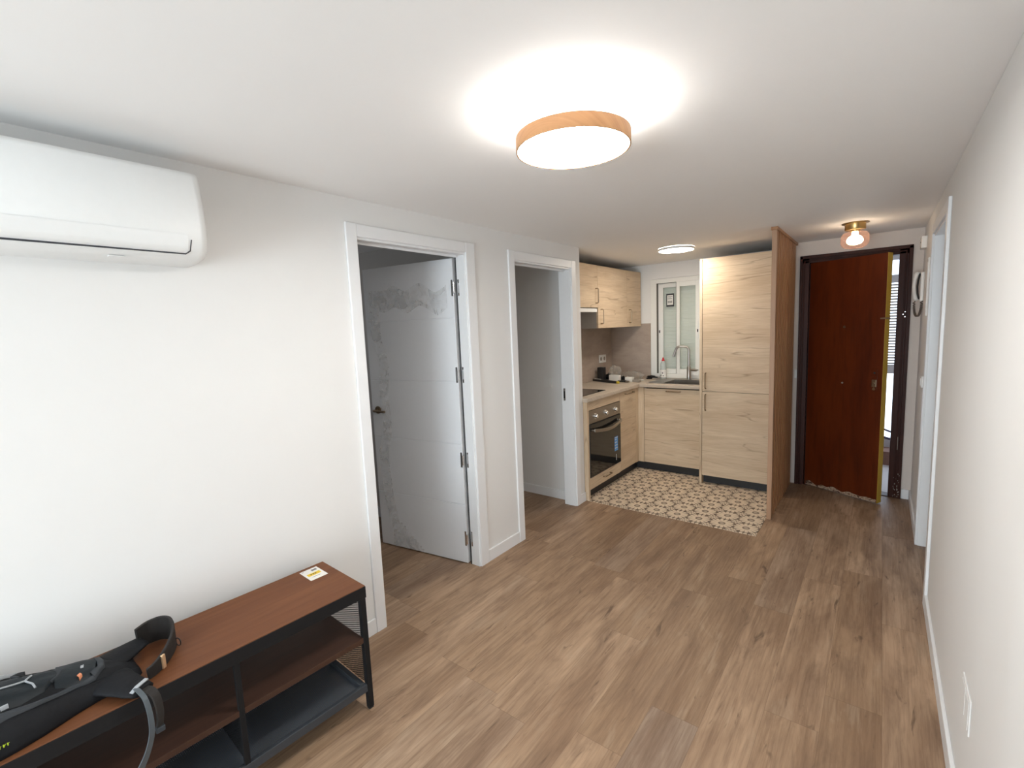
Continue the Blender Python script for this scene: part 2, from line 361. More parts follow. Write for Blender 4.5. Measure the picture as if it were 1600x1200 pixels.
MB().box(-.092, -.074, YD-.0035, YD+.002, .93, 1.035).build('strike_plate', 'steel', d2)['label'] = 'grey metal strike plate'
MB().box(-.089, -.077, YD-.006, YD-.003, .95, 1.01).build('latch_hole', 'black_plastic', d2)
# leaf of door 1, hinged on the far jamb and swung into the bedroom
hp = Vector((-.082, YBd-.016, 0)); ld = Vector((-.73, -.115, 0)).normalized(); ln = Vector((ld.y, -ld.x, 0))
if ln.y > 0: ln = -ln
def lp(u, d, z): return hp+ld*u+ln*d+Vector((0, 0, z))
LW = .775
leaf = MB(); zs = [.008, .415, .825, 1.235, 1.645, 2.014]
for k in range(5):
    z0 = zs[k]+(.002 if k else 0); z1 = zs[k+1]-(.002 if k < 4 else 0)
    leaf.obox(lp(.006+LW/2, -.018, (z0+z1)/2), ld, ln, (0, 0, 1), LW/2, .018, (z1-z0)/2)
leaf.obox(lp(.006+LW/2, -.019, 1.0), ld, ln, (0, 0, 1), LW/2-.001, .0155, .98)
lf = leaf.build('door_leaf', 'door_white', d1, bevel=.002); lf['label'] = 'white door leaf with horizontal grooves'
for z in (.18, .72, 1.28, 1.83):
    h = MB()
    for u, o2 in ((.0, 0),): h.tube([lp(-.002, .009, z-.032), lp(-.002, .009, z+.032)], .0075, 10)
    c = Vector((-.082, YBd-.001, z))
    h.obox(lp(.014, .0015, z), ld, ln, (0, 0, 1), .006, .0015, .05)
    h.box(-.062, -.050, YBd-.003, YBd+.002, z-.05, z+.05)
    sub(lf, h, 'hinge', 'chrome', 'nickel hinge')
hd = MB().tube([lp(.722, .002, 1.02), lp(.722, .008, 1.02)], .027, 24); hd.tube([lp(.722, .005, 1.02), lp(.722, .05, 1.02), lp(.712, .056, 1.02), lp(.61, .056, 1.02)], .008, 12)
sub(lf, hd, 'handle', 'bronze', 'dark metal lever handle')
# crinkled protective film on the leaf
fm = MB(); U, V = 26, 90
def fedge(z): return .695-.030*sin(z*6+1)-.05*mnoise.noise(Vector((z*4, 0, 3)))
pts = []
for j in range(V+1):
    z = .012+(1.86-.012)*j/V
    zt = z
    for i in range(U+1):
        t = i/U; u = .055+(fedge(z)-.055)*t
        topw = .0 if j < V*.93 else 0
        crink = (math.exp(-((1-t)/.07)**2)+math.exp(-((V-j)/5.5)**2)*(1 if t > .02 else .4))
        d = .0025+max(0, crink*(.012+.014*mnoise.noise(Vector((u*30, z*22, 1.3)))))
        zz = z+(.035*mnoise.noise(Vector((u*9, 2, 5)))-.05*max(0, 1-abs(t-.1)*8) if j > V*.9 else 0)
        pts.append(lp(u, d, zz))
fs = [(j*(U+1)+i, j*(U+1)+i+1, (j+1)*(U+1)+i+1, (j+1)*(U+1)+i) for j in range(V) for i in range(U) if (i > U-4 or j > V-8 or (j < 12 and i > U-13+j))]
fm.add(pts, fs); sub(lf, fm, 'protective_film', 'film', 'crinkled clear plastic film', smooth=True)

# doorway in the right wall
d4 = root('door_4', (XR, 3.62, 0), kind='structure')
for a, b in ((3.14, RY0-.006), (RY1+.006, 4.10)): MB().box(XR-.014, XR, a, b, 0, 2.10).build('casing', 'white_lacquer', d4, bevel=.003)
MB().box(XR-.013, XR, RY0-.006, RY1+.006, ZO+.012, 2.098).build('casing', 'white_lacquer', d4, bevel=.003)
MB().box(XR-.002, XR+.122, RY0-.03, RY0, 0, ZO+.03).box(XR-.002, XR+.122, RY1, RY1+.03, 0, ZO+.03).box(XR-.002, XR+.122, RY0, RY1, ZO, ZO+.03).build('jamb', 'white_lacquer', d4, bevel=.002)
MB().box(XR+.05, XR+.062, RY1-.012, RY1, 0, ZO).box(XR+.05, XR+.062, RY0, RY0+.012, 0, ZO).build('door_stop', 'white_lacquer', d4)

# ------------------------------------------------------------------ entry door
d3 = root('door_3', (1.83, YE, 0), kind='structure')
def frame_side(x0, x1, inner):   # moulded architrave strip profile
    s = 1 if inner > x0 else -1
    mb = MB(); w0 = abs(x1-x0)
    mb.box(x0, x1, YE-.012, YE+.065, 0, EZ)
    if x0 < 1.6: mb.box(x1-.01, x1+.045, YE+.062, YE+.10, 0, EZ)
    xa = x0 if s > 0 else x1
    mb.box(xa, xa+s*w0*.30, YE-.024, YE-.012, 0, EZ); mb.box(xa+s*w0*.42, xa+s*w0*.55, YE-.018, YE-.012, 0, EZ-.03)
    return mb
frame_side(1.449, 1.521, 1.6).build('frame_post', 'dark_frame', d3, bevel=.004)
frame_side(2.140, 2.224, 1.6).build('frame_post', 'dark_frame', d3, bevel=.004)
MB().box(1.449, 2.224, YE-.012, YE+.10, 2.028, EZ+.006).box(1.449, 2.224, YE-.024, YE-.012, 2.066, EZ+.006).box(1.48, 2.19, YE-.018, YE-.012, 2.045, 2.055).build('frame_head', 'dark_frame', d3, bevel=.004)
MB().box(1.521, 2.140, YE-.005, YE+.1, 0, .006).build('threshold', 'dark_frame', d3)
sp = MB()
for z in (): sp.lathe((2.178, YE-.018, z-.02 if z < 1.56 else z), [(.004, -.002), (.004, 0)], 10, 'y')
for (x, z) in ((2.180, 1.545), (2.204, 1.545), (2.192, 1.525), (2.192, 1.565)): sp.lathe((x, YE-.018, z), [(.004, -.002), (.004, 0)], 10, 'y')
sp.build('screw_heads', 'chrome', d3)
scr = MB()
for k in range(26):
    x = random.uniform(2.168, 2.215); z = random.uniform(.02, .30)**1.3; a = random.uniform(.002, .005)
    scr.box(x, x+a*1.2, YE-.0255, YE-.0235, z, z+a*2)
scr.box(2.186, 2.189, YE-.0255, YE-.0235, .42, .53)
scr.build('paint_chips', 'grey_card', d3)
eh = Vector((1.530, YE-.006, 0)); ed = (Vector((2.066, 4.757, 0))-eh); EL = ed.length; ed.normalize(); en = Vector((ed.y, -ed.x, 0))
if en.y > 0: en = -en
def ep(u, d, z): return eh+ed*u+en*d+Vector((0, 0, z))
th_ = .062
em = MB().obox(ep(EL/2, -th_/2, 1.018), ed, en, (0, 0, 1), EL/2, th_/2, 1.008)
el = em.build('door_leaf', 'mahogany', d3, bevel=.0015); el['label'] = 'red brown veneered door leaf standing ajar'
sub(el, MB().obox(ep(EL+.001, -th_/2, 1.018), ed, en, (0, 0, 1), .0012, th_/2-.0005, 1.008), 'edge_strip', 'yellow_edge', 'bare yellow wooden edge')
ch = MB(); N = 60; prev = None
for k in range(N):
    u0 = EL*(.02+.97*k/N); u1 = EL*(.02+.97*(k+1)/N); h = .016+.03*max(0, mnoise.noise(Vector((u0*14, 0, 0)))+.35)
    ch.obox(ep((u0+u1)/2, .0012, .012+h/2), ed, en, (0, 0, 1), (u1-u0)/2, .001, h/2)
sub(el, ch, 'chipped_edge', 'chipped', 'pale splintered bottom edge')
lk = MB().obox(ep(EL-.055, .002, 1.03), ed, en, (0, 0, 1), .022, .002, .085)
lo = sub(el, lk, 'lock_plate', 'mahogany', bevel=.004)
sub(el, MB().obox(ep(EL-.055, .006, 1.0), ed, en, (0, 0, 1), .017, .003, .03).tube([ep(EL-.055, .008, 1.0), ep(EL-.055, .013, 1.0)], .009, 16), 'lock_cylinder', 'bronze', bevel=.002)
sub(el, MB().tube([ep(EL-.055, .003, 1.085), ep(EL-.055, .008, 1.085)], .008, 16), 'keyhole', 'rubber')
sub(el, MB().tube([ep(EL-.055, .003, .955), ep(EL-.055, .008, .955)], .012, 16), 'lock_screw', 'bronze')
sub(el, MB().tube([ep(.30, 0, 1.46), ep(.30, .005, 1.46)], .010, 16), 'peephole', 'bronze')
sub(el, MB().tube([ep(.30, 0, .985), ep(.30, .004, .985)], .007, 16), 'screw_cap', 'grey_card')
sub(el, MB().obox(ep(EL-.012, .003, 1.52), ed, en, (0, 0, 1), .02, .003, .006).obox(ep(EL+.004, -th_/2, 1.52), ed, en, (0, 0, 1), .002, th_/2, .006), 'latch_strip', 'bronze')

# landing outside: window with slats, parapet
w2 = root('window_2', (2.15, 6.25, 0), kind='structure')
struct(MB().box(1.5, 3.4, 6.35, 6.45, 0, .14).box(1.5, 1.6, 6.35, 6.45, .14, ZC).box(2.9, 3.4, 6.35, 6.45, .14, ZC).build('wall_landing', 'brickish')); struct(B(1.40, 1.5, 5.46, 6.45, 0, ZC).build('wall_landing', 'brickish'))
MB().box(1.6, 2.9, 6.33, 6.40, .14, .23).build('sill', 'concrete', w2); MB().box(1.6, 2.9, 6.33, 6.40, .93, 1.02).box(1.6, 2.9, 6.33, 6.4, 1.87, 1.95).box(1.6, 2.9, 6.33, 6.40, 2.10, 2.217).build('crossbar', 'concrete', w2)
sl = MB()
for k in range(29): sl.obox((2.25, 6.36, 1.035+k*.029), (1, 0, 0), (0, .8, -.6), (0, .6, .8), .65, .006, .006)
sl.build('slats', 'grey_card', w2)
MB().tube([(1.9, 6.2, .33), (2.6, 6.2, .13)], .012).tube([(1.9, 6.22, .43), (2.6, 6.22, .16)], .01).build('rail', 'dark_rail', w2)
MB().box(1.6, 2.9, 6.1, 6.33, -.002, .14).build('parapet', 'brickish', w2)

# ------------------------------------------------------------------ kitchen window
w1 = root('window_1', (.27, YK, WZ0), kind='structure')
yf = YK-.012
MB().box(-.045, .027, yf, yf+.10, .935, 2.045).box(.49, .57, yf, yf+.10, .935, 2.045).box(.027, .49, yf, yf+.10, .935, .985).box(.027, .49, yf, yf+.10, 1.998, 2.045).build('frame', 'pvc_white', w1, bevel=.003)
def sash(x0, x1, y, fr, z0=.985, z1=1.998):
    a, b, c = fr
    s_ = MB().box(x0, x0+a, y, y+.03, z0, z1).box(x1-b, x1, y, y+.03, z0, z1).box(x0+a, x1-b, y, y+.03, z0, z0+c).box(x0+a, x1-b, y, y+.03, z1-c, z1)
    o = s_.build('sash', 'pvc_white', w1, bevel=.002)
    sub(o, MB().box(x0+a, x1-b, y+.012, y+.016, z0+c, z1-c), 'pane', 'window_glass'); return o
s1 = sash(.029, .27, yf+.042, (.055, .02, .05)); s2 = sash(.246, .50, yf+.004, (.036, .047, .052))
for (x, o) in ((.045, s1), (.478, s2)):
    sub(o, MB().box(x-.009, x+.009, yf+.001 if o is s2 else yf+.038, yf+.005 if o is s2 else yf+.043, 1.37, 1.56), 'latch', 'white_plastic')
    sub(o, MB().box(x-.006, x+.006, yf-.001 if o is s2 else yf+.035, yf+.002 if o is s2 else yf+.039, 1.445, 1.475), 'latch_button', 'black_plastic')
stk = sub(s1, MB().box(.118, .205, yf+.0525, yf+.0535, 1.735, 1.88), 'window_label', 'ink', 'dark bordered paper label')
sub(s1, MB().box(.128, .195, yf+.0515, yf+.0525, 1.755, 1.862), 'label_paper', 'paper')
bc = MB()
for k, xx in enumerate((.137, .142, .150, .155, .163, .168, .176, .181)): bc.box(xx, xx+.003, yf+.0508, yf+.0515, 1.775, 1.80)
for z, a, b in ((1.845, .135, .188), (1.832, .135, .175), (1.82, .135, .183)): bc.box(a, b, yf+.0508, yf+.0515, z, z+.004)
sub(s1, bc, 'label_print', 'ink')
MB().box(.025, .0295, yf-.0008, yf+.06, .985, 1.998).box(.0295, .246, yf-.0008, yf+.03, 1.9955, 1.9985).box(.2435, .2465, yf+.002, yf+.04, .985, 1.998).build('sash_gap_shade', 'grey_dark', w1)  # dark strips standing in for the shade in the gaps around the sashes
shp = MB()
for k in range(24):
    z = .97+k*.045
    shp.add([(-.03, YK+.108, z), (.57, YK+.108, z), (.57, YK+.102, z+.037), (-.03, YK+.102, z+.037), (-.03, YK+.108, z+.0425), (.57, YK+.108, z+.0425), (.57, YK+.108, z+.045), (-.03, YK+.108, z+.045)],
            [(0, 1, 2, 3), (3, 2, 5, 4), (4, 5, 6, 7)])
shp.build('roller_shutter', 'shutter', w1)
struct(B(-.022, .70, YK-.010, YK, 2.048, ZC).build('trim_2', 'wall_paint', bevel=.003))

# ------------------------------------------------------------------ kitchen cabinets
def uhandle(p0, p1, out, r=.0048, d=.030):
    p0, p1, out = Vector(p0), Vector(p1), Vector(out); t = (p1-p0).normalized()
    pts = [p0, p0+out*d*.7, p0+out*d*.93+t*d*.1, p0+out*d+t*d*.35, p1+out*d-t*d*.35, p1+out*d*.93-t*d*.1, p1+out*d*.7, p1]
    return MB().tube(pts, r, 10)
XF = .03; ZB = .088; ZT = .893; WT0, WT1 = .895, .930
Y0, Y1, Y2, YS = 3.645, 4.285, 4.695, 4.735
oc = root('oven_cabinet', (-.25, 3.95, .004), 'pale oak oven cabinet with end panel and bottom drawer beside the doorway', 'kitchen cabinet')
MB().box(-.545, .035, 3.612, 3.643, .004, ZT).build('end_panel', 'oak_v', oc, bevel=.001)
MB().box(-.54, XF-.02, 3.645, 3.662, ZB, ZT).box(-.54, XF-.02, Y1-.018, Y1-.001, ZB, ZT).box(-.54, XF-.02, 3.662, Y1-.018, ZB, ZB+.016).box(-.54, XF-.02, 3.662, Y1-.018, .875, ZT).build('carcass', 'grey_panel', oc)
MB().box(XF-.019, XF, Y0+.001, Y1-.001, .812, ZT-.002).build('top_rail', 'oak_h', oc, bevel=.001)
dr = MB().box(XF-.019, XF, Y0+.001, Y1-.001, ZB, .193).build('drawer', 'oak_h', oc, bevel=.001)
sub(dr, uhandle((XF, 3.90, .148), (XF, 4.04, .148), (1, 0, 0)), 'handle', 'bronze', 'slim bronze handle')
MB().box(XF-.055, XF-.04, 3.646, Y1-.002, .004, ZB-.001).build('plinth', 'black_plastic', oc)

ov = root('oven', (-.2, 3.965, .195), 'built-in black glass oven with three steel knobs below the worktop', 'oven')
MB().box(-.50, .004, 3.668, 4.262, .20, .803).build('body', 'steel', ov)
MB().box(.006, XF+.004, Y0+.002, Y1-.002, .690, .808).build('control_panel', 'oven_steel', ov, bevel=.0015)
for y in (3.764, 3.963, 4.164):
    k_ = MB().lathe((XF+.004, y, .747), [(.026, 0), (.026, .003), (.019, .005), (.018, .022), (.015, .026), (0.001, .026)], 28, 'x').build('knob', 'chrome', ov, smooth=True)
    smoothen(k_)
od = MB().box(.006, XF+.006, Y0+.004, Y1-.004, .197, .684).build('oven_door', 'black_plastic', ov, bevel=.002)
sub(od, MB().box(XF+.006, XF+.009, Y0+.010, Y1-.010, .203, .678), 'glass', 'black_glass', 'black door glass', bevel=.001)
hp_ = [(XF+.009, Y0+.045, .622), (XF+.03, Y0+.05, .622)]
arc = [Vector((XF+.034+.018*sin(pi*t/14), Y0+.045+(Y1-Y0-.09)*t/14, .612+.0*t-.028*sin(pi*t/14)+.018)) for t in range(15)]
hb = MB().ribbon(arc, (0, 0, 1), .014, .006)
for a in (arc[0], arc[-1]): hb.tube([(XF+.008, a.y, a.z), (a.x, a.y, a.z)], .008, 10)
sub(od, hb, 'oven_handle', 'oven_steel', 'curved steel bar handle', bevel=.002)
st_ = sub(od, MB().box(XF+.009, XF+.0105, 4.135, 4.205, .335, .475), 'sticker', 'blue_label', 'blue and white energy sticker')
for k, z in enumerate((.36, .388, .416, .444, .462)): sub(od, B(XF+.0105, XF+.011, 4.139, 4.201-.008*k % .03, z, z+.006), 'sticker_line', 'paper')
sub(od, B(XF+.0095, XF+.011, 4.168, 4.173, .24, .30), 'sticker_tail', 'paper')

bc1 = root('base_cabinet', (-.25, 4.49, .004), 'narrow pale oak base cabinet between the oven and the corner', 'kitchen cabinet')
MB().box(-.54, XF-.02, Y1+.001, Y1+.018, ZB, ZT).box(-.54, XF-.02, Y2-.02, Y2, ZB, ZT).box(-.54, XF-.02, Y1+.018, Y2-.02, ZB, ZB+.016).build('carcass', 'grey_panel', bc1)
dd = MB().box(XF-.019, XF, Y1+.002, Y2-.022, ZB+.004, ZT-.004).build('door', 'oak_h', bc1, bevel=.001)
sub(dd, uhandle((XF, 4.40, .862), (XF, 4.58, .862), (1, 0, 0)), 'handle', 'bronze', 'slim bronze handle')
MB().box(XF-.019, XF+.001, Y2-.020, YS-.002, ZB, ZT-.002).box(XF+.001, .092, YS-.002, YS+.017, ZB, ZT-.002).build('corner_filler', 'oak_v', bc1, bevel=.001)
MB().box(XF-.055, XF-.04, Y1+.002, YS+.035, .004, ZB-.001).build('plinth', 'black_plastic', bc1)

sc_ = root('sink_cabinet', (.38, 5.0, .004), 'wide pale oak cabinet under the sink', 'kitchen cabinet')
MB().box(.095, .112, YS+.02, YK-.02, ZB, ZT).box(.685, .702, YS+.02, YK-.02, ZB, ZT).box(.112, .685, YS+.02, YK-.02, ZB, ZB+.016).build('carcass', 'grey_panel', sc_)
dd = MB().box(.096, .701, YS, YS+.019, ZB+.002, ZT-.010).build('door', 'oak_h', sc_, bevel=.001)
sub(dd, uhandle((.335, YS, .862), (.475, YS, .862), (0, -1, 0)), 'handle', 'bronze', 'slim bronze handle')
MB().box(XF-.038, .703, YS+.04, YS+.055, .004, ZB-.001).build('plinth', 'black_plastic', sc_)

FX0, FX1, FY, FZ = .731, 1.365, 4.58, 2.122
fc = root('tall_fridge_cabinet', (1.04, 4.95, .004), 'tall pale oak cabinet with two stacked doors beside the slatted screen', 'kitchen cabinet')
MB().box(.706, .729, FY-.002, YK-.012, .004, FZ+.002).build('side_panel', 'oak_v', fc, bevel=.001)
MB().box(FX0, FX1, FY+.022, YK-.012, ZB, FZ).build('carcass', 'grey_panel', fc)
du = MB().box(FX0+.001, FX1, FY, FY+.02, .902, FZ).build('upper_door', 'oak_h', fc, bevel=.001)
sub(du, uhandle((.764, FY, .930), (.764, FY, 1.074), (0, -1, 0)), 'handle', 'bronze', 'slim bronze handle')
dl = MB().box(FX0+.001, FX1, FY, FY+.02, ZB, .898).build('lower_door', 'oak_h', fc, bevel=.001)
sub(dl, uhandle((.764, FY, .722), (.764, FY, .872), (0, -1, 0)), 'handle', 'bronze', 'slim bronze handle')
MB().box(FX0, FX1, FY+.06, FY+.075, .004, ZB-.001).build('plinth', 'black_plastic', fc)

# worktop, L shaped, with sink cut-out
SX0, SX1, SY0, SY1 = .26, .665, 4.80, 5.19
wt = MB().box(XK+.012, .052, 3.590, 4.716, WT0, WT1).box(XK+.012, SX0-.0, 4.716, YK-.014, WT0, WT1).box(SX0, SX1, 4.716, SY0, WT0, WT1).box(SX0, SX1, SY1, YK-.014, WT0, WT1).box(SX1, .704, 4.716, YK-.014, WT0, WT1)
tag(wt.build('worktop', 'worktop', bevel=.004), 'pale greige L-shaped worktop running over the base cabinets', 'worktop')
tag(B(XK+.0005, XK+.0115, YN+.002, YK-.013, WT1+.0005, 1.559).build('backsplash', 'splash', bevel=.0008), 'taupe splashback panel behind the hob under the hood', 'backsplash')
tag(MB().box(XK+.012, -.046, YK-.012, YK-.0005, WT1+.0005, 1.559).build('backsplash', 'splash', bevel=.0008), 'taupe splashback panel left of the kitchen window', 'backsplash')
tag(B(XK+.10, -.048, 3.66, 4.14, WT1, WT1+.005).build('hob', 'black_glass', bevel=.002), 'black glass cooktop set in the worktop by the wall end', 'hob')

sk = root('sink', (.46, 5.0, .93), 'stainless steel sink with drainer beside the tall cabinet', 'sink')
MB().box(.10, SX0, 4.79, 4.80, WT1, WT1+.004).box(.10, .11, 4.80, 5.19, WT1, WT1+.004).box(.11, SX0, 4.80, 5.19, WT1, WT1+.0015).box(.10, SX1+.012, 5.19, 5.205, WT1, WT1+.004).box(SX0, SX1+.012, 4.785, 4.80, WT1, WT1+.004).box(SX1, SX1+.012, 4.80, 5.19, WT1, WT1+.004).box(SX0-.012, SX0, 4.8, 5.19, WT1, WT1+.004).build('rim', 'steel', sk, bevel=.001)
MB().box(SX0, SX0+.004, SY0, SY1, .76, WT1).box(SX1-.004, SX1, SY0, SY1, .76, WT1).box(SX0, SX1, SY0, SY0+.004, .76, WT1).box(SX0, SX1, SY1-.004, SY1, .76, WT1).box(SX0, SX1, SY0, SY1, .756, .76).build('bowl', 'steel', sk)
MB().lathe((.46, 5.0, .76), [(.04, 0), (.04, .003), (.03, .004)], 24).build('drain', 'chrome', sk)
rg = MB()
for k in range(5): rg.box(.125+k*.025, .132+k*.025, 4.83, 5.16, WT1+.0015, WT1+.004)
rg.build('drainer_ridges', 'steel', sk)

fa = root('faucet', (.405, 5.235, .93), 'tall curved steel kitchen tap behind the sink', 'faucet')
FXx, FYy = .402, 5.235
o = MB().lathe((FXx, FYy, .93), [(.026, 0), (.026, .006), (.0215, .009), (.0215, .135), (.017, .142), (.012, .146)], 24).build('base', 'steel', fa, smooth=True); smoothen(o)
pts = [(FXx, FYy, 1.07), (FXx, FYy, 1.20), (FXx, FYy, 1.245)]
R_ = .045
for k in range(1, 7): a = pi/2*k/6; pts.append((FXx-R_*(1-cos(a)), FYy-.0, 1.245+R_*sin(a)))
pts += [(FXx-R_-.045, FYy-.01, 1.292)]
for k in range(1, 7): a = radians(68)*k/6; pts.append((FXx-R_-.045-.05*sin(a), FYy-.012, 1.292-.05*(1-cos(a))))
q = pts[-1]; pts.append((q[0]-.02, q[1]-.004, q[2]-.055)); pts.append((q[0]-.028, q[1]-.006, q[2]-.08))
o = MB().tube(pts, .0125, 16).build('spout', 'steel', fa, smooth=True); smoothen(o)
o = MB().tube([(FXx+.01, FYy, 1.035), (FXx+.05, FYy-.01, 1.035), (FXx+.085, FYy-.02, 1.035)], .013, 16).tube([(FXx+.082, FYy-.02, 1.035), (FXx+.105, FYy-.024, 1.04)], .007, 12).build('lever', 'steel', fa, smooth=True); smoothen(o)

# wall cabinets
UX = -.15
def upper(name, y0, y1, z0, z1, label, hy, hz0, hz1):
    r = root(name, ((XK+UX)/2, (y0+y1)/2, z0), label, 'wall cabinet', 'upper kitchen cabinets')
    MB().box(XK+.012, UX-.02, y0+.001, y0+.018, z0, z1).box(XK+.012, UX-.02, y1-.018, y1-.001, z0, z1).box(XK+.012, UX-.02, y0+.018, y1-.018, z0, z0+.016).box(XK+.012, UX-.02, y0+.018, y1-.018, z1-.016, z1).build('carcass', 'grey_panel', r)
    d_ = MB().box(UX-.019, UX, y0+.0015, y1-.0015, z0, z1).build('door', 'oak_h', r, bevel=.001)
    sub(d_, uhandle((UX, hy, hz0), (UX, hy, hz1), (1, 0, 0)), 'handle', 'bronze', 'slim bronze handle')
    return r
UZ = 2.137
upper('wall_cabinet', 3.61, 4.212, 1.733, UZ, 'short pale oak wall cabinet above the cooker hood', 4.17, 1.775, 1.915)
upper('wall_cabinet', 4.212, 4.885, 1.531, UZ, 'wide pale oak wall cabinet in the middle of the row', 4.27, 1.575, 1.715)
upper('wall_cabinet', 4.885, 5.262, 1.531, UZ, 'narrow pale oak wall cabinet nearest the window', 4.935, 1.575, 1.715)
ho = root('cooker_hood', (-.34, 3.9, 1.69), 'slim white cooker hood under the short wall cabinet', 'cooker hood')
MB().box(XK+.012, UX-.015, 3.615, 4.19, 1.70, 1.731).build('body', 'grey_panel', ho)
MB().box(UX-.05, UX+.002, 3.615, 4.19, 1.688, 1.722).build('front_lip', 'white_plastic', ho, bevel=.003)

# double socket on the splashback
def plate(name, x0, x1, y0, y1, z0, z1, label, cat, axis, group=None, rocker=True, mat='white_plastic', sign=1):
    r = root(name, ((x0+x1)/2, (y0+y1)/2, z0), label, cat, group)
    MB().box(x0, x1, y0, y1, z0, z1).build('plate', mat, r, bevel=.002)
    return r
so = plate('double_socket', XK+.012, XK+.021, 4.95, 5.115, 1.122, 1.215, 'white double socket on the splashback', 'socket', 'x')
for y in (4.99, 5.073): MB().lathe((XK+.0205, y, 1.169), [(.022, 0), (.022, .0015), (.018, .002)], 20, 'x').lathe((XK+.0222, y, 1.178), [(.003, 0), (.003, .001)], 8, 'x').lathe((XK+.0222, y, 1.160), [(.003, 0), (.003, .001)], 8, 'x').build('socket_face', 'grey_card', so)

# ------------------------------------------------------------------ clutter on the worktop
Z = WT1
def lump(name, c, rx, ry, rz, mat, label, cat, seed, amp=.35, group=None, n=22, parent=None):
    mb = MB(); R = []
    for j in range(n//2+1):
        ph = pi*j/(n//2); ring = []
        for i in range(n):
            a = 2*pi*i/n; d = Vector((sin(ph)*cos(a), sin(ph)*sin(a), cos(ph)))
            k = 1+amp*mnoise.noise(d*2.3+Vector((seed, 0, 0)))+amp*.6*mnoise.noise(d*5+Vector((0, seed, 0)))
            p = (c[0]+d.x*rx*k, c[1]+d.y*ry*k, max(Z+.0005 if parent is None else -9, c[2]+d.z*rz*k)); ring.append(p)
        R.append(ring)
    mb.rings(R, False)
    o = mb.build(name, mat, parent, smooth=False)
    if label: tag(o, label, cat, group)
    return o
tag(B(-.50, -.43, 4.83, 4.915, Z, Z+.155).build('charger_box', 'black_plastic', bevel=.008), 'black upright box standing against the splashback by the socket', 'box')
lump('plastic_bag', (-.33, 4.93, Z+.095), .065, .075, .07, 'clear_plastic', 'crumpled clear plastic bag heaped on the tool pile', 'plastic bag', 3, .6)
tag(B(-.335, -.215, 4.79, 4.845, Z+.0, Z+.075).build('small_carton', 'paper', bevel=.003), 'small white box lying among the tools', 'box')
lev = root('spirit_level', (-.35, 4.72, Z), 'long dark bar tool with a yellow tip at the front of the clutter', 'tool')
a0, a1 = Vector((-.53, 4.80, Z+.014)), Vector((-.17, 4.655, Z+.014)); ax = (a1-a0).normalized(); ay = Vector((-ax.y, ax.x, 0))
MB().obox((a0+a1)/2, ax, ay, (0, 0, 1), (a1-a0).length/2, .012, .013).build('bar', 'black_plastic', lev, bevel=.003)
MB().obox(a1+ax*.010, ax, ay, (0, 0, 1), .012, .012, .013).build('tip', 'yellow_tape', lev, bevel=.003)
MB().obox(a0+ax*.07+Vector((0, 0, .015)), ax, ay, (0, 0, 1), .05, .008, .002).build('strip', 'paper', lev)
def tool(name, p0, p1, r, label, mat='rubber', jaw=True):
    t = root(name, p0, label, 'tool'); p0, p1 = Vector(p0), Vector(p1); d = (p1-p0); n_ = Vector((-d.y, d.x, 0)).normalized()
    MB().tube([p0, p0+d*.25+n_*.02, p0+d*.6+n_*.012, p0+d*.72], r, 10).tube([p0-n_*.035, p0+d*.25-n_*.032, p0+d*.6-n_*.012, p0+d*.72], r, 10).build('grips', mat, t)
    MB().obox(p0+d*.85, d.normalized(), n_, (0, 0, 1), d.length*.15, .014, r).build('jaw', 'steel', t, bevel=.003)
tool('pliers', (-.20, 4.80, Z+.014), (-.085, 4.755, Z+.014), .009, 'dark pliers in front of the white boxes')
lump('black_pouch', (-.42, 4.99, Z+.03), .05, .05, .04, 'bag_black', 'black tool pouch under the plastic bag', 'pouch', 9, .5)
lump('dark_glove', (-.15, 4.955, Z+.02), .035, .03, .025, 'bag_black', 'dark work glove right of the tool pile', 'glove', 19, .6)
tag(B(-.168, -.085, 4.84, 4.90, Z, Z+.05).build('small_carton', 'paper', bevel=.003), 'white cube-like box at the right end of the tools', 'box')
tag(B(-.072, .01, 4.82, 4.87, Z, Z+.028).build('grey_case', 'grey_card', bevel=.004), 'flat grey case near the inner worktop corner', 'case')
lump('paper_sheet', (-.22, 5.14, Z+.035), .13, .08, .05, 'clear_plastic', 'wrinkled clear wrapping against the splashback', 'wrapping', 29, .5)
lump('dark_cloth', (.005, 5.20, Z+.012), .06, .05, .022, 'bag_black', 'dark crumpled cloth beside the bottle', 'cloth', 41, .6)
lump('rag', (-.225, 4.905, Z+.02), .04, .035, .03, 'bag_black', 'black rag bundle behind the small white boxes', 'rag', 61, .6)
cc = root('cable_coil', (-.49, 4.98, Z), 'small coil of dark cable in the worktop corner', 'cable')
MB().tube([(-.485+.035*cos(a)*(1+.1*sin(3*a)), 5.02+.035*sin(a), Z+.005+.002*a) for a in [k*.35 for k in range(56)]], .0035, 6).build('cable', 'rubber', cc)
lump('paper_scrap', (-.045, 5.00, Z+.006), .03, .02, .008, 'paper', 'scrap of white paper on the worktop corner', 'paper', 5, .4)
tag(B(.03, .10, 5.12, 5.16, Z, Z+.016).build('sponge', 'grey_card', bevel=.004), 'grey sponge in front of the bottle', 'sponge')
bt = root('dish_soap_bottle', (.125, 5.215, Z), 'clear washing-up bottle with a red cap by the window', 'bottle')
o = MB().lathe((.125, 5.215, Z), [(.030, 0), (.034, .005), (.034, .11), (.031, .125), (.033, .15), (.030, .175), (.018, .198), (.012, .203)], 24).build('bottle_body', 'bottle_plastic', bt, smooth=True); smoothen(o)
MB().lathe((.125, 5.215, Z), [(.0345, .02), (.0345, .105)], 24, cap=False).build('label', 'paper', bt)
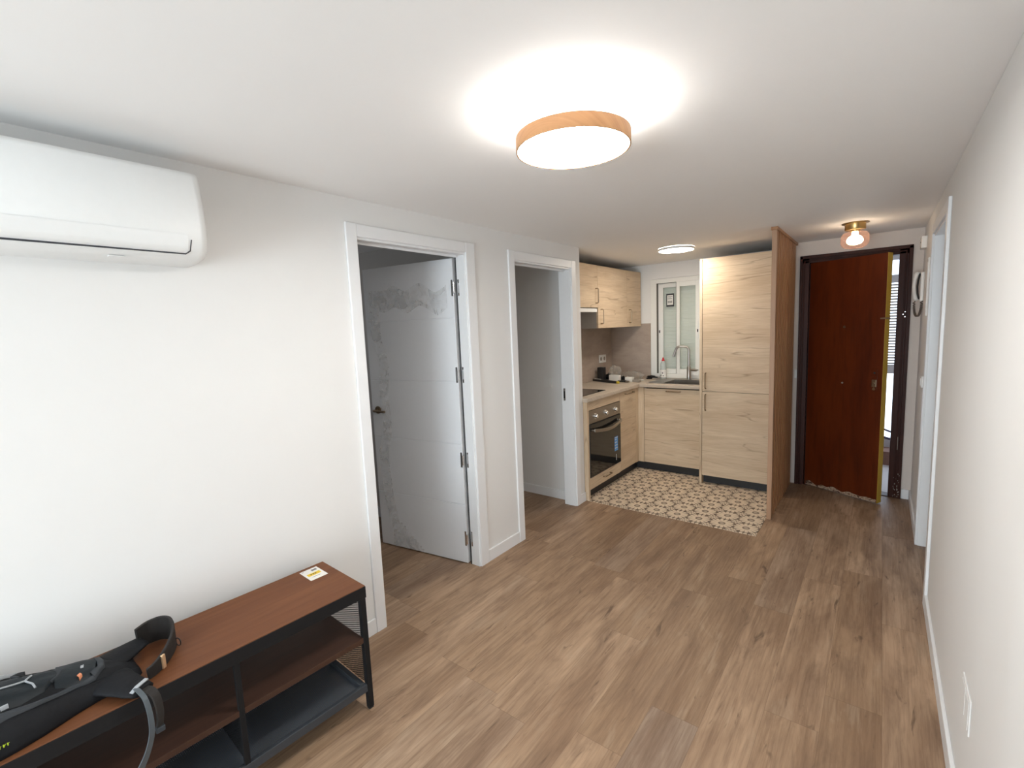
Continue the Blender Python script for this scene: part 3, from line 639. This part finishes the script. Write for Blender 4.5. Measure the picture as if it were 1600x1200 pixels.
MB().lathe((.113, 5.215, Z+.045), [(.006, -.036), (.006, -.0352)], 12, 'y').lathe((.13, 5.215, Z+.07), [(.007, -.036), (.007, -.0352)], 12, 'y').lathe((.138, 5.215, Z+.04), [(.006, -.0355), (.006, -.0345)], 12, 'y').build('label_dots', 'ink', bt)
MB().lathe((.125, 5.215, Z), [(.017, .203), (.017, .218), (.009, .222), (.009, .238), (.006, .242)], 20).build('cap', 'red_plastic', bt)

# ------------------------------------------------------------------ slatted wooden screen
ss = root('slatted_screen', (1.406, 4.5, 0), 'floor to ceiling screen of brown wooden slats between kitchen and entry', 'room divider')
MB().box(1.390, 1.422, 3.985, 4.009, 0, ZC-.022).build('end_post', 'post_wood', ss, bevel=.001)
n_s = 14
for k in range(n_s):
    y = 4.035+k*.0745
    if y+.036 < YE: MB().box(1.392, 1.420, y+.0, y+.034, 0, ZC-.022).build('slat', 'slat_wood', ss, bevel=.001)
MB().box(1.384, 1.428, 3.975, YE-.001, ZC-.022, ZC-.0005).build('top_rail', 'slat_wood', ss, bevel=.002)

# ------------------------------------------------------------------ lamps
LX, LY = 1.262, 1.358
cl = root('ceiling_lamp', (LX, LY, ZC), 'large round ceiling lamp with a wood grain ring in the middle of the room', 'ceiling lamp')
MB().lathe((LX, LY, 0), [(.135, ZC-.030), (.135, ZC-.0005)], 64).build('ceiling_base', 'white_plastic', cl)
MB().lathe((LX, LY, 0), [(.06, ZC-.062), (.06, ZC-.030)], 32).build('stem', 'white_plastic', cl)
o = MB().lathe((LX, LY, 0), [(.173, 2.105), (.1775, 2.105), (.1775, 2.146), (.173, 2.146)], 96, cap=False).build('wood_ring', 'ring_wood', cl, smooth=True); smoothen(o)
MB().lathe((LX, LY, 0), [(.173, 2.107), (.173, 2.109)], 64).build('diffuser', 'lamp_diffuser', cl)
MB().lathe((LX, LY, 0), [(.172, 2.120), (.172, 2.130)], 64).build('housing', 'white_plastic', cl)
MB().lathe((LX, LY, 0), [(.165, 2.131), (.165, 2.133)], 64).build('upper_diffuser', 'lamp_up', cl)
kl = root('ceiling_lamp', (.57, 4.34, ZC), 'thin round white ceiling lamp above the kitchen', 'ceiling lamp')
o = MB().lathe((.57, 4.34, 0), [(.150, ZC-.0005), (.156, ZC-.006), (.156, ZC-.022), (.150, ZC-.024), (.148, ZC-.022)], 64, cap=False).build('rim', 'white_plastic', kl, smooth=True); smoothen(o)
MB().lathe((.57, 4.34, 0), [(.148, ZC-.022), (.148, ZC-.020)], 64).build('diffuser', 'kitchen_diffuser', kl)
ex, ey = 1.868, 4.335
eo = root('ceiling_lamp', (ex, ey, ZC), 'small brass ceiling lamp with a smoked glass globe before the entry door', 'ceiling lamp')
o = MB().lathe((ex, ey, 0), [(.082, ZC-.0005), (.083, ZC-.004), (.064, ZC-.006), (.064, ZC-.046), (.062, ZC-.049), (.03, ZC-.050), (.028, ZC-.062), (.001, ZC-.062)], 48).build('canopy', 'brass', eo, smooth=True); smoothen(o)
pr = [(.030, 2.156), (.050, 2.154), (.070, 2.148), (.081, 2.134), (.085, 2.115), (.086, 2.092), (.083, 2.070), (.074, 2.053), (.055, 2.042), (.030, 2.038), (.002, 2.037)]
o = MB().lathe((ex, ey, 0), pr, 48, cap=False).build('glass_globe', 'smoked_glass', eo, smooth=True)
so_ = o.modifiers.new('s', 'SOLIDIFY'); so_.thickness = .002
o = MB().lathe((ex, ey, 0), [(.018, ZC-.062), (.020, ZC-.085), (.040, ZC-.100), (.050, ZC-.118), (.050, ZC-.132), (.036, ZC-.148), (.004, ZC-.155)], 32).build('bulb', 'bulb', eo, smooth=True)

# ------------------------------------------------------------------ air conditioner
acr = root('air_conditioner', (0, .28, 1.83), 'white wall mounted air conditioner high on the left wall', 'air conditioner')
prof = [(0, 2.128), (.150, 2.132), (.172, 2.128), (.183, 2.112), (.200, 2.02), (.207, 1.955), (.205, 1.905), (.192, 1.868), (.165, 1.848), (.10, 1.838), (0, 1.834)]
R = []
ye, ys_ = .690, -.14
for k in range(9):
    t = k/8
    for yy in ():
        pass
def acring(y, s): return [(max(0, .0+p[0]*s), y, 1.98+(p[1]-1.98)*(s*.35+.65)) for p in prof]
ac = MB().rings([acring(ys_, .90), acring(ys_+.008, .97), acring(ys_+.025, 1), acring(ye-.025, 1), acring(ye-.008, .985), acring(ye, .93)])
o = ac.build('body', 'ac_white', acr, smooth=True); smoothen(o, 50)
# outlet flap with dark gap
def facp(z):   # x of the front face at height z
    for a, b in zip(prof[1:], prof[2:]):
        if b[1] <= z <= a[1]: return a[0]+(b[0]-a[0])*(a[1]-z)/(a[1]-b[1])
    return .1
zf = [1.915, 1.895, 1.88, 1.868, 1.860]
fl = MB(); vs = []
for z in zf:
    x = facp(z)+.0018; vs += [(x, ys_+.05, z), (x, ye-.062, z)]
fl.add(vs, [(2*i, 2*i+1, 2*i+3, 2*i+2) for i in range(len(zf)-1)]); fl.build('air_flap', 'ac_white', acr, smooth=True)
gp = MB().ribbon([(facp(1.858)-.001, ys_+.05, 1.857), (facp(1.858)-.001, ye-.066, 1.857), (facp(1.866)+.0004, ye-.056, 1.864), (facp(1.90)+.0004, ye-.053, 1.90)], (.6, 0, -.8), [.0065, .0030, .0012, .0008], .0015)
gp.build('outlet_slot', 'ac_dark', acr)['label'] = 'dark air outlet slot'
MB().box(.188, .2045, ys_+.03, ye-.03, 1.9195, 1.921).build('panel_seam', 'grey_panel', acr)
MB().box(.10, .13, .43, .47, 1.838, 1.8405).build('drain_clip', 'ac_white', acr)

# ------------------------------------------------------------------ fittings near the entry
bx = root('chime_box', (XR, 4.8, 2.03), 'small white junction box high on the right wall by the entry door', 'junction box')
MB().box(XR-.034, XR, 4.72, 4.86, 2.028, 2.116).build('cover', 'white_plastic', bx, bevel=.005)
MB().lathe((XR-.036, 4.77, 2.075), [(.004, 0), (.004, .003)], 10, 'x').build('screw', 'ink', bx)
ph = root('intercom_handset', (XR, 4.86, 1.52), 'white wall intercom handset with coiled cord beside the entry door', 'intercom')
MB().box(XR-.022, XR, 4.80, 4.89, 1.64, 1.86).build('wall_base', 'white_plastic', ph, bevel=.006)
pts = [(XR-.032, 4.85, 1.648), (XR-.044, 4.85, 1.665), (XR-.052, 4.85, 1.70), (XR-.058, 4.85, 1.755), (XR-.053, 4.85, 1.81), (XR-.044, 4.85, 1.845), (XR-.034, 4.85, 1.862)]
MB().tube(pts, [.013, .017, .012, .011, .012, .017, .013], 12, flat=None).build('handset', 'white_plastic', ph, smooth=True)
pts = [(XR-.040, 4.85, 1.865-.0), (XR-.030, 4.845, 1.82), (XR-.030, 4.845, 1.70), (XR-.035, 4.845, 1.65)]
MB().tube([(XR-.026, 4.84, 1.85), (XR-.034, 4.838, 1.80), (XR-.037, 4.838, 1.75), (XR-.034, 4.838, 1.70), (XR-.026, 4.84, 1.655)], .006, 8).build('handset_gap', 'rubber', ph)
pts = []
for k in range(150):
    t = k/149; a = pi*t; c = Vector((XR-.030-.022*cos(a)*1.0, 4.845, 1.64-.115*sin(a)**.8)); ang = t*2*pi*26
    pts.append(c+Vector((cos(ang)*.006, sin(ang)*.006, 0)))
MB().tube(pts, .004, 5).build('coiled_cord', 'cord_brown', ph)['label'] = 'dark coiled cord'
cv = root('cable_duct', (XR, 4.33, 1.55), 'thin white cable strip on the right wall next to the doorway', 'cable duct')
MB().box(XR-.012, XR, 4.30, 4.345, 1.53, 1.92).build('duct', 'white_plastic', cv, bevel=.002)
MB().lathe((XR-.0125, 4.322, 1.90), [(.010, 0), (.010, .003)], 12, 'x').build('hole', 'ink', cv)
sw = root('light_switch', (XR, 4.40, 1.03), 'white light switch on the right wall beyond the doorway', 'light switch')
MB().box(XR-.010, XR, 4.34, 4.42, 1.03, 1.11).build('plate', 'white_plastic', sw, bevel=.002); MB().box(XR-.014, XR-.010, 4.355, 4.405, 1.045, 1.095).build('rocker', 'white_plastic', sw, bevel=.001)
sw = root('light_switch', (1.42, YE, 1.03), 'white light switch on the entry wall beside the slatted screen', 'light switch')
MB().box(1.426, 1.446, YE-.008, YE, 1.0, 1.08).build('plate', 'white_plastic', sw, bevel=.002)
sw = root('light_switch', (-.312, 3.535, 1.03), 'white light switch on the wall seen through the second doorway', 'light switch')
MB().box(-.355, -.272, 3.526, 3.535, 1.028, 1.11).build('plate', 'white_plastic', sw, bevel=.002); MB().box(-.342, -.285, 3.522, 3.526, 1.042, 1.098).build('rocker', 'white_plastic', sw, bevel=.001)
wo = root('wall_socket', (XR, 1.82, .34), 'white double wall plate low on the right wall', 'socket')
MB().box(XR-.004, XR, 1.745, 1.895, .338, .448).build('plate', 'wall_paint', wo, bevel=.002)
MB().box(XR-.0055, XR-.004, 1.757, 1.815, .35, .436).box(XR-.0055, XR-.004, 1.825, 1.883, .35, .436).build('cover', 'wall_paint', wo, bevel=.001)

# ------------------------------------------------------------------ TV bench
tb = root('tv_bench', (.069, 1.063, 0), 'low brown wood and black metal bench with mesh sides along the left wall', 'tv bench', local=True, rotz=radians(-2.6))
def BL(*a): return MB().box(*a)
TBL, TBD = 1.48, .35
BL(0, TBD-.003, -TBL, 0, .524, .540).build('top', 'bench_wood', tb, bevel=.0015)
MB().box(TBD-.018, TBD-.003, -TBL+.002, -.002, .490, .5238).box(TBD-.0028, TBD+.0005, -TBL, 0, .490, .538).build('front_rail', 'dark_metal', tb, bevel=.001)
MB().box(.001, .018, -TBL+.002, -.002, .490, .524).box(.018, TBD-.018, -.018, -.002, .490, .524).box(.018, TBD-.018, -TBL+.002, -TBL+.018, .490, .524).build('top_frame', 'dark_metal', tb, bevel=.001)
for (x, y) in ((TBD-.024, -.026), (.002, -.026), (TBD-.024, -TBL+.002), (.002, -TBL+.002)):
    l_ = BL(x, x+.022, y, y+.024, .006, .522).build('leg', 'dark_metal', tb, bevel=.002)
    sub(l_, BL(x+.002, x+.020, y+.002, y+.022, 0, .006), 'rubber_foot', 'rubber')
for k in (1, 2):
    y = -.002-k*(TBL-.02)/3
    BL(TBD-.018, TBD-.003, y-.009, y+.009, .085, .49).build('upright', 'dark_metal', tb, bevel=.001)
    BL(.003, .018, y-.009, y+.009, .085, .49).build('upright', 'dark_metal', tb, bevel=.001)
BL(.012, TBD-.004, -TBL+.026, -.026, .300, .322).build('shelf', 'shaded_shelf_wood', tb, bevel=.001)
MB().box(TBD-.020, TBD-.002, -TBL+.026, -.026, .085, .118).box(.002, .020, -TBL+.026, -.026, .085, .118).box(.020, TBD-.020, -.050, -.028, .085, .118).box(.020, TBD-.020, -TBL+.028, -TBL+.05, .085, .118).build('tray_frame', 'rim_metal', tb, bevel=.002)
def mesh_panel(O, U, Vv, lu, lv, du, dv, w_, th=.0008):
    """expanded metal: two families of crossing strips clipped to a rectangle"""
    O, U, Vv = Vector(O), Vector(U), Vector(Vv); N_ = U.cross(Vv); mb = MB()
    slope = dv/du; L = sqrt(du*du+dv*dv)
    for sgn in (1, -1):
        b = -lu*slope if sgn > 0 else 0; bend = lv if sgn > 0 else lv+lu*slope
        bb_ = b
        while bb_ < bend:
            # line v = sgn*slope*u + bb_
            pts_ = []
            for u in (0, lu):
                v = sgn*slope*u+bb_
                if 0 <= v <= lv: pts_.append((u, v))
            for v in (0, lv):
                u = (v-bb_)/(sgn*slope)
                if 0 < u < lu: pts_.append((u, v))
            if len(pts_) >= 2:
                (u0, v0), (u1, v1) = min(pts_), max(pts_)
                if abs(u1-u0) > .002:
                    nx, ny = -sgn*slope, 1; q_ = sqrt(nx*nx+ny*ny); nx, ny = nx/q_*w_/2, ny/q_*w_/2
                    P = lambda u, v, t: O+U*u+Vv*v+N_*t
                    mb.add([P(u0-nx, v0-ny, 0), P(u1-nx, v1-ny, 0), P(u1+nx, v1+ny, 0), P(u0+nx, v0+ny, 0), P(u0-nx, v0-ny, th), P(u1-nx, v1-ny, th), P(u1+nx, v1+ny, th), P(u0+nx, v0+ny, th)],
                           [(0, 3, 2, 1), (4, 5, 6, 7), (0, 1, 5, 4), (1, 2, 6, 5), (2, 3, 7, 6), (3, 0, 4, 7)])
            bb_ += dv*2
    return mb
mesh_panel((.020, -.012, .10), (1, 0, 0), (0, 0, 1), TBD-.042, .39, .012, .0048, .0026).build('side_mesh', 'dark_metal', tb)
mesh_panel((.020, -TBL+.012, .10), (1, 0, 0), (0, 0, 1), TBD-.042, .39, .012, .0048, .0026).build('side_mesh', 'dark_metal', tb)
mesh_panel((.018, -TBL+.05, .098), (0, 1, 0), (1, 0, 0), TBL-.10, TBD-.036, .0060, .0048, .0050).build('tray_mesh', 'mesh_metal', tb)
mesh_panel((.010, -TBL+.03, .118), (0, 1, 0), (0, 0, 1), TBL-.06, .185, .0080, .0060, .0028).build('back_mesh', 'mesh_metal', tb)
for k in (1, 2):
    y = -.002-k*(TBL-.02)/3
    mesh_panel((.020, y, .118), (1, 0, 0), (0, 0, 1), TBD-.042, .182, .006, .0045, .0034).build('divider_mesh', 'dark_metal', tb)
pl = BL(.022, .128, -.118, -.042, .5402, .5407).build('price_label', 'paper', tb); pl['label'] = 'white price label with a yellow band'
sub(pl, BL(.066, .090, -.108, -.052, .5407, .5409), 'yellow_band', 'tag_yellow')
for k in range(4): sub(pl, B(.036+.004*k, .0385+.004*k, -.075, -.052, .5407, .5409), 'barcode_bar', 'ink')
for b_ in ((.074, .082, -.096, -.090, .5409, .5410), (.074, .082, -.086, -.080, .5409, .5410), (.074, .082, -.077, -.070, .5409, .5410), (.103, .105, -.100, -.065, .5407, .5409), (.03, .033, -.112, -.104, .5407, .5409)): sub(pl, B(*b_), 'printed_mark', 'ink')

# ------------------------------------------------------------------ backpack lying on the bench
bp = root('backpack', (.2, .05, .54), 'black hiking backpack with grey trim lying on the bench', 'backpack')
ZT0 = .5405
rows = [(-.42, .02, .345, .10), (-.30, .02, .35, .12), (-.15, .022, .358, .125), (-.02, .028, .360, .115), (.06, .042, .352, .10), (.12, .062, .338, .085), (.18, .086, .316, .072), (.23, .100, .305, .060), (.27, .108, .300, .050), (.305, .112, .292, .038), (.330, .118, .280, .022), (.340, .13, .268, .008)]
def row_at(y):
    for a, b in zip(rows, rows[1:]):
        if a[0] <= y <= b[0]:
            t = (y-a[0])/(b[0]-a[0]); t = t; return [a[i]+(b[i]-a[i])*t for i in range(1, 4)]
    return list(rows[-1][1:])
def packz(x, y):
    xl, xr, h = row_at(y); t = max(0, min(1, (x-xl)/(xr-xl)))
    e = min(1, (4*t*(1-t))); base_ = h*(e**.42)
    wr_ = .006*mnoise.noise(Vector((x*14, y*9, 2)))+.004*mnoise.noise(Vector((x*40, y*18, 7)))
    fold = -.010*math.exp(-((x-(xl+.78*(xr-xl)))/.012)**2)*min(1, h/.05)
    return ZT0+.001+base_+(wr_+fold)*min(1, e*3)
mb = MB(); NR, NC = 96, 40; R = []
for j in range(NR+1):
    y = -.42+.76*j/NR; xl, xr, h = row_at(y); ring = []
    for i in range(NC+1):
        t = .5-.5*cos(pi*i/NC); x = xl+(xr-xl)*t; ring.append((x, y, packz(x, y)))
    for i in range(NC-1, 0, -2):
        t = i/NC; ring.append((xl+(xr-xl)*t, y, ZT0))
    R.append(ring)
mb.rings(R); o = mb.build('pack_body', 'bag_black', bp, smooth=True)
def onpack(poly, name, mat, label=None, off=.003, n=14):
    """a fabric piece following the pack: strip between two lists of xy points"""
    A_, B_ = poly; vs = []; fs = []; m_ = 8
    def samp(L, t):
        k = t*(len(L)-1); i = min(int(k), len(L)-2); f = k-i; return (L[i][0]+(L[i+1][0]-L[i][0])*f, L[i][1]+(L[i+1][1]-L[i][1])*f)
    K = n*(len(A_)-1)
    for a in range(K+1):
        p, q_ = samp(A_, a/K), samp(B_, a/K)
        for b in range(m_+1):
            x = p[0]+(q_[0]-p[0])*b/m_; y = p[1]+(q_[1]-p[1])*b/m_; ed_ = 0 if b in (0, m_) else 1
            vs.append((x, y, packz(x, y)+(off if ed_ else off*.1)))
    fs = [(a*(m_+1)+b, a*(m_+1)+b+1, (a+1)*(m_+1)+b+1, (a+1)*(m_+1)+b) for a in range(K) for b in range(m_)]
    q2 = MB().add(vs, fs).build(name, mat, bp, smooth=True)
    if label: q2['label'] = label
    return q2
# pockets and trims
onpack(([(.13, -.10), (.14, .02), (.150, .10), (.17, .155), (.20, .165)], [(.28, -.10), (.285, .02), (.275, .08), (.255, .13), (.215, .16)]), 'front_pocket', 'bag_panel', 'dark blue-black front pocket', .010)
onpack(([(.135, .17), (.140, .22), (.155, .262)], [(.255, .15), (.262, .19), (.25, .235)]), 'top_pocket', 'bag_panel', None, .008)
onpack(([(.155, .262), (.20, .268), (.235, .262), (.258, .235)], [(.158, .246), (.20, .250), (.228, .246), (.244, .226)]), 'pocket_trim', 'bag_grey', 'grey fabric trim', .010)
onpack(([(.335, -.15), (.325, .0), (.305, .10), (.275, .18), (.258, .235)], [(.310, -.15), (.300, .0), (.282, .10), (.262, .18), (.250, .230)]), 'side_webbing', 'bag_grey', 'grey side webbing', .008)
onpack(([(.165, .168), (.195, .178), (.225, .160), (.24, .13)], [(.172, .154), (.195, .162), (.215, .148), (.23, .122)]), 'pocket_trim', 'bag_grey', 'grey fabric trim', .009)
def piping(pts, r=.0022, off=.012):
    P_ = []
    for a, b in zip(pts, pts[1:]):
        for k in range(8): t = k/8; x = a[0]+(b[0]-a[0])*t; y = a[1]+(b[1]-a[1])*t; P_.append((x, y, packz(x, y)+off))
    x, y = pts[-1]; P_.append((x, y, packz(x, y)+off)); return P_
MB().tube(piping([(.232, -.12), (.228, -.02), (.212, .05), (.205, .10), (.190, .115)]), .0026, 6).tube(piping([(.205, .10), (.226, .112), (.245, .115)]), .0026, 6).build('reflective_piping', 'bag_reflect', bp)['label'] = 'silver reflective piping'
onpack(([(.150, -.05), (.125, .03), (.105, .085)], [(.168, -.05), (.140, .03), (.112, .092)]), 'reflective_band', 'bag_reflect', 'silver reflective band', .012)
onpack(([(.165, .10), (.150, .085), (.130, .105)], [(.168, .092), (.152, .076), (.124, .108)]), 'reflective_band', 'bag_grey', None, .012)
onpack(([(.286, .015), (.281, .035)], [(.291, .015), (.286, .037)]), 'reflective_band', 'bag_reflect', None, .011, 4)
onpack(([(.276, .045), (.273, .06)], [(.279, .046), (.276, .061)]), 'reflective_band', 'bag_reflect', None, .011, 4)
onpack(([(.243, .198), (.238, .206)], [(.252, .202), (.246, .210)]), 'zip_tag', 'orange_tag', 'small orange tag', .014, 4)
onpack(([(.200, .215), (.200, .222)], [(.212, .212), (.212, .219)]), 'zip_tag', 'bag_reflect', None, .012, 4)
# lime lettering low on the side
lt = MB()
for k in range(9):
    y = -.012+k*.0072; x = row_at(y)[1]-.0042; z0 = packz(x, y)+.001
    lt.tube([(x-.004, y, z0+.003), (x+.004, y+.001, z0-.001)], .0014, 5).tube([(x+.004*(k%2)-.001, y+.001, z0+.0005), (x-.003, y+.0045, z0+.002)], .0012, 5)
lt.build('lime_lettering', 'bag_lime', bp)['label'] = 'lime green lettering'
# shoulder yokes
def yoke(c0, c1, w0, w1, z0, z1, name, mat):
    c0, c1 = Vector(c0), Vector(c1); R_2 = []; d = (c1-c0).normalized(); n2 = Vector((-d.y, d.x, 0))
    for k in range(9):
        t = k/8; c = c0.lerp(c1, t); w2_ = w0+(w1-w0)*t; z_ = z0+(z1-z0)*t
        ring = []
        for i in range(16):
            a = 2*pi*i/16; ring.append((c.x+n2.x*cos(a)*w2_, c.y+n2.y*cos(a)*w2_, max(ZT0, z_+sin(a)*.016*(1-.3*t)+.003*mnoise.noise(Vector((c.x*40, i*.9, 1))))))
        R_2.append(ring)
    MB().rings(R_2).build(name, mat, bp, smooth=True)
yoke((.27, .262, 0), (.395, .312, 0), .055, .030, ZT0+.026, ZT0+.020, 'shoulder_yoke', 'bag_black')
yoke((.175, .270, 0), (.142, .376, 0), .062, .034, ZT0+.030, ZT0+.036, 'shoulder_yoke', 'bag_black')
# rear loop standing on edge
cx_, cy_ = .205, .375; lo_ = []; zz_ = []
path = [(.125, .365), (.108, .40), (.118, .437), (.150, .455), (.195, .452), (.240, .432), (.285, .400), (.318, .362), (.325, .335)]
hts = [.040, .042, .044, .044, .040, .034, .028, .022, .020]
P3 = [];
for (a, b) in zip(range(len(path)-1), range(1, len(path))):
    for k in range(5):
        t = k/5; P3.append(((path[a][0]*(1-t)+path[b][0]*t, path[a][1]*(1-t)+path[b][1]*t, ZT0+(hts[a]*(1-t)+hts[b]*t)), (hts[a]*(1-t)+hts[b]*t)-.004))
# smooth path
pp = [Vector(p[0]) for p in P3]
for _ in range(4): pp = [pp[0]]+[(pp[i-1]+pp[i]*2+pp[i+1])/4 for i in range(1, len(pp)-1)]+[pp[-1]]
sl_ = MB().ribbon(pp, (0, 0, 1), [max(.01, p.z-ZT0-.002) for p in pp], .0045).build('shoulder_strap', 'strap_foam', bp, bevel=.003); sl_['label'] = 'dark padded shoulder strap looped upright'
sub(sl_, MB().obox((.302, .386, ZT0+.026), (.62, -.78, 0), (.78, .62, 0), (0, 0, 1), .006, .0065, .022), 'buckle', 'copper_clip', 'shiny pale buckle', bevel=.001)
ringp = [(.165+.0, .463+.006*sin(a)*0, 0) for a in (0,)]
sub(sl_, MB().tube([(.222+.011*cos(a), .452+.004*cos(a), ZT0+.022+.013*sin(a)) for a in [2*pi*k/16 for k in range(17)]], .0018, 6, cap=False), 'ring', 'black_plastic')
# front strap hanging over the bench front
def dense(pts, ws, n=6):
    P_ = [Vector(p) for p in pts]; out = []; wo_ = []
    for i in range(len(P_)-1):
        a, b, c, d = P_[max(i-1, 0)], P_[i], P_[i+1], P_[min(i+2, len(P_)-1)]
        for k in range(n):
            t = k/n; out.append(.5*((2*b)+(c-a)*t+(2*a-5*b+4*c-d)*t*t+(3*b-a-3*c+d)*t**3)); wo_.append(ws[i]+(ws[i+1]-ws[i])*t)
    return out+[P_[-1]], wo_+[ws[-1]]
f1 = [(.395, .312, ZT0+.022), (.418, .322, ZT0+.024), (.436, .330, ZT0+.010), (.444, .333, ZT0-.03), (.446, .330, ZT0-.065), (.445, .322, ZT0-.095)]
f1, fw = dense(f1, [.016, .013, .011, .010, .009, .007])
fp = MB().ribbon(f1, (-.25, .97, 0), fw, .004).build('shoulder_strap', 'strap_foam', bp, bevel=.003); fp['label'] = 'dark padded shoulder strap hanging over the bench edge'
g1, gw = dense([(.388, .296, ZT0+.034), (.412, .300, ZT0+.033), (.438, .306, ZT0+.016), (.452, .309, ZT0-.03), (.456, .306, ZT0-.08), (.452, .292, ZT0-.13), (.447, .270, ZT0-.175), (.44, .248, ZT0-.22)], [.005, .006, .006, .0065, .007, .008, .011, .014])
sub(fp, MB().ribbon(g1, (-.25, .97, 0), gw, .0016), 'webbing', 'strap_blue', 'blue grey webbing')
sub(fp, MB().obox((.447, .328, ZT0-.085), (0, 1, 0), (1, 0, 0), (0, 0, 1), .011, .007, .008), 'strap_keeper', 'bag_grey', bevel=.002)
onpack(([(.285, .27), (.275, .29)], [(.292, .272), (.283, .292)]), 'seam_tape', 'bag_grey', None, .004, 3)
MB().ribbon([(.372, .328, ZT0+.037), (.388, .300, ZT0+.036), (.394, .285, ZT0+.028)], (.8, .5, 0), .006, .0015).build('yoke_trim', 'bag_reflect', bp)

for o in bpy.data.objects:
    if '_o' in o: del o['_o']
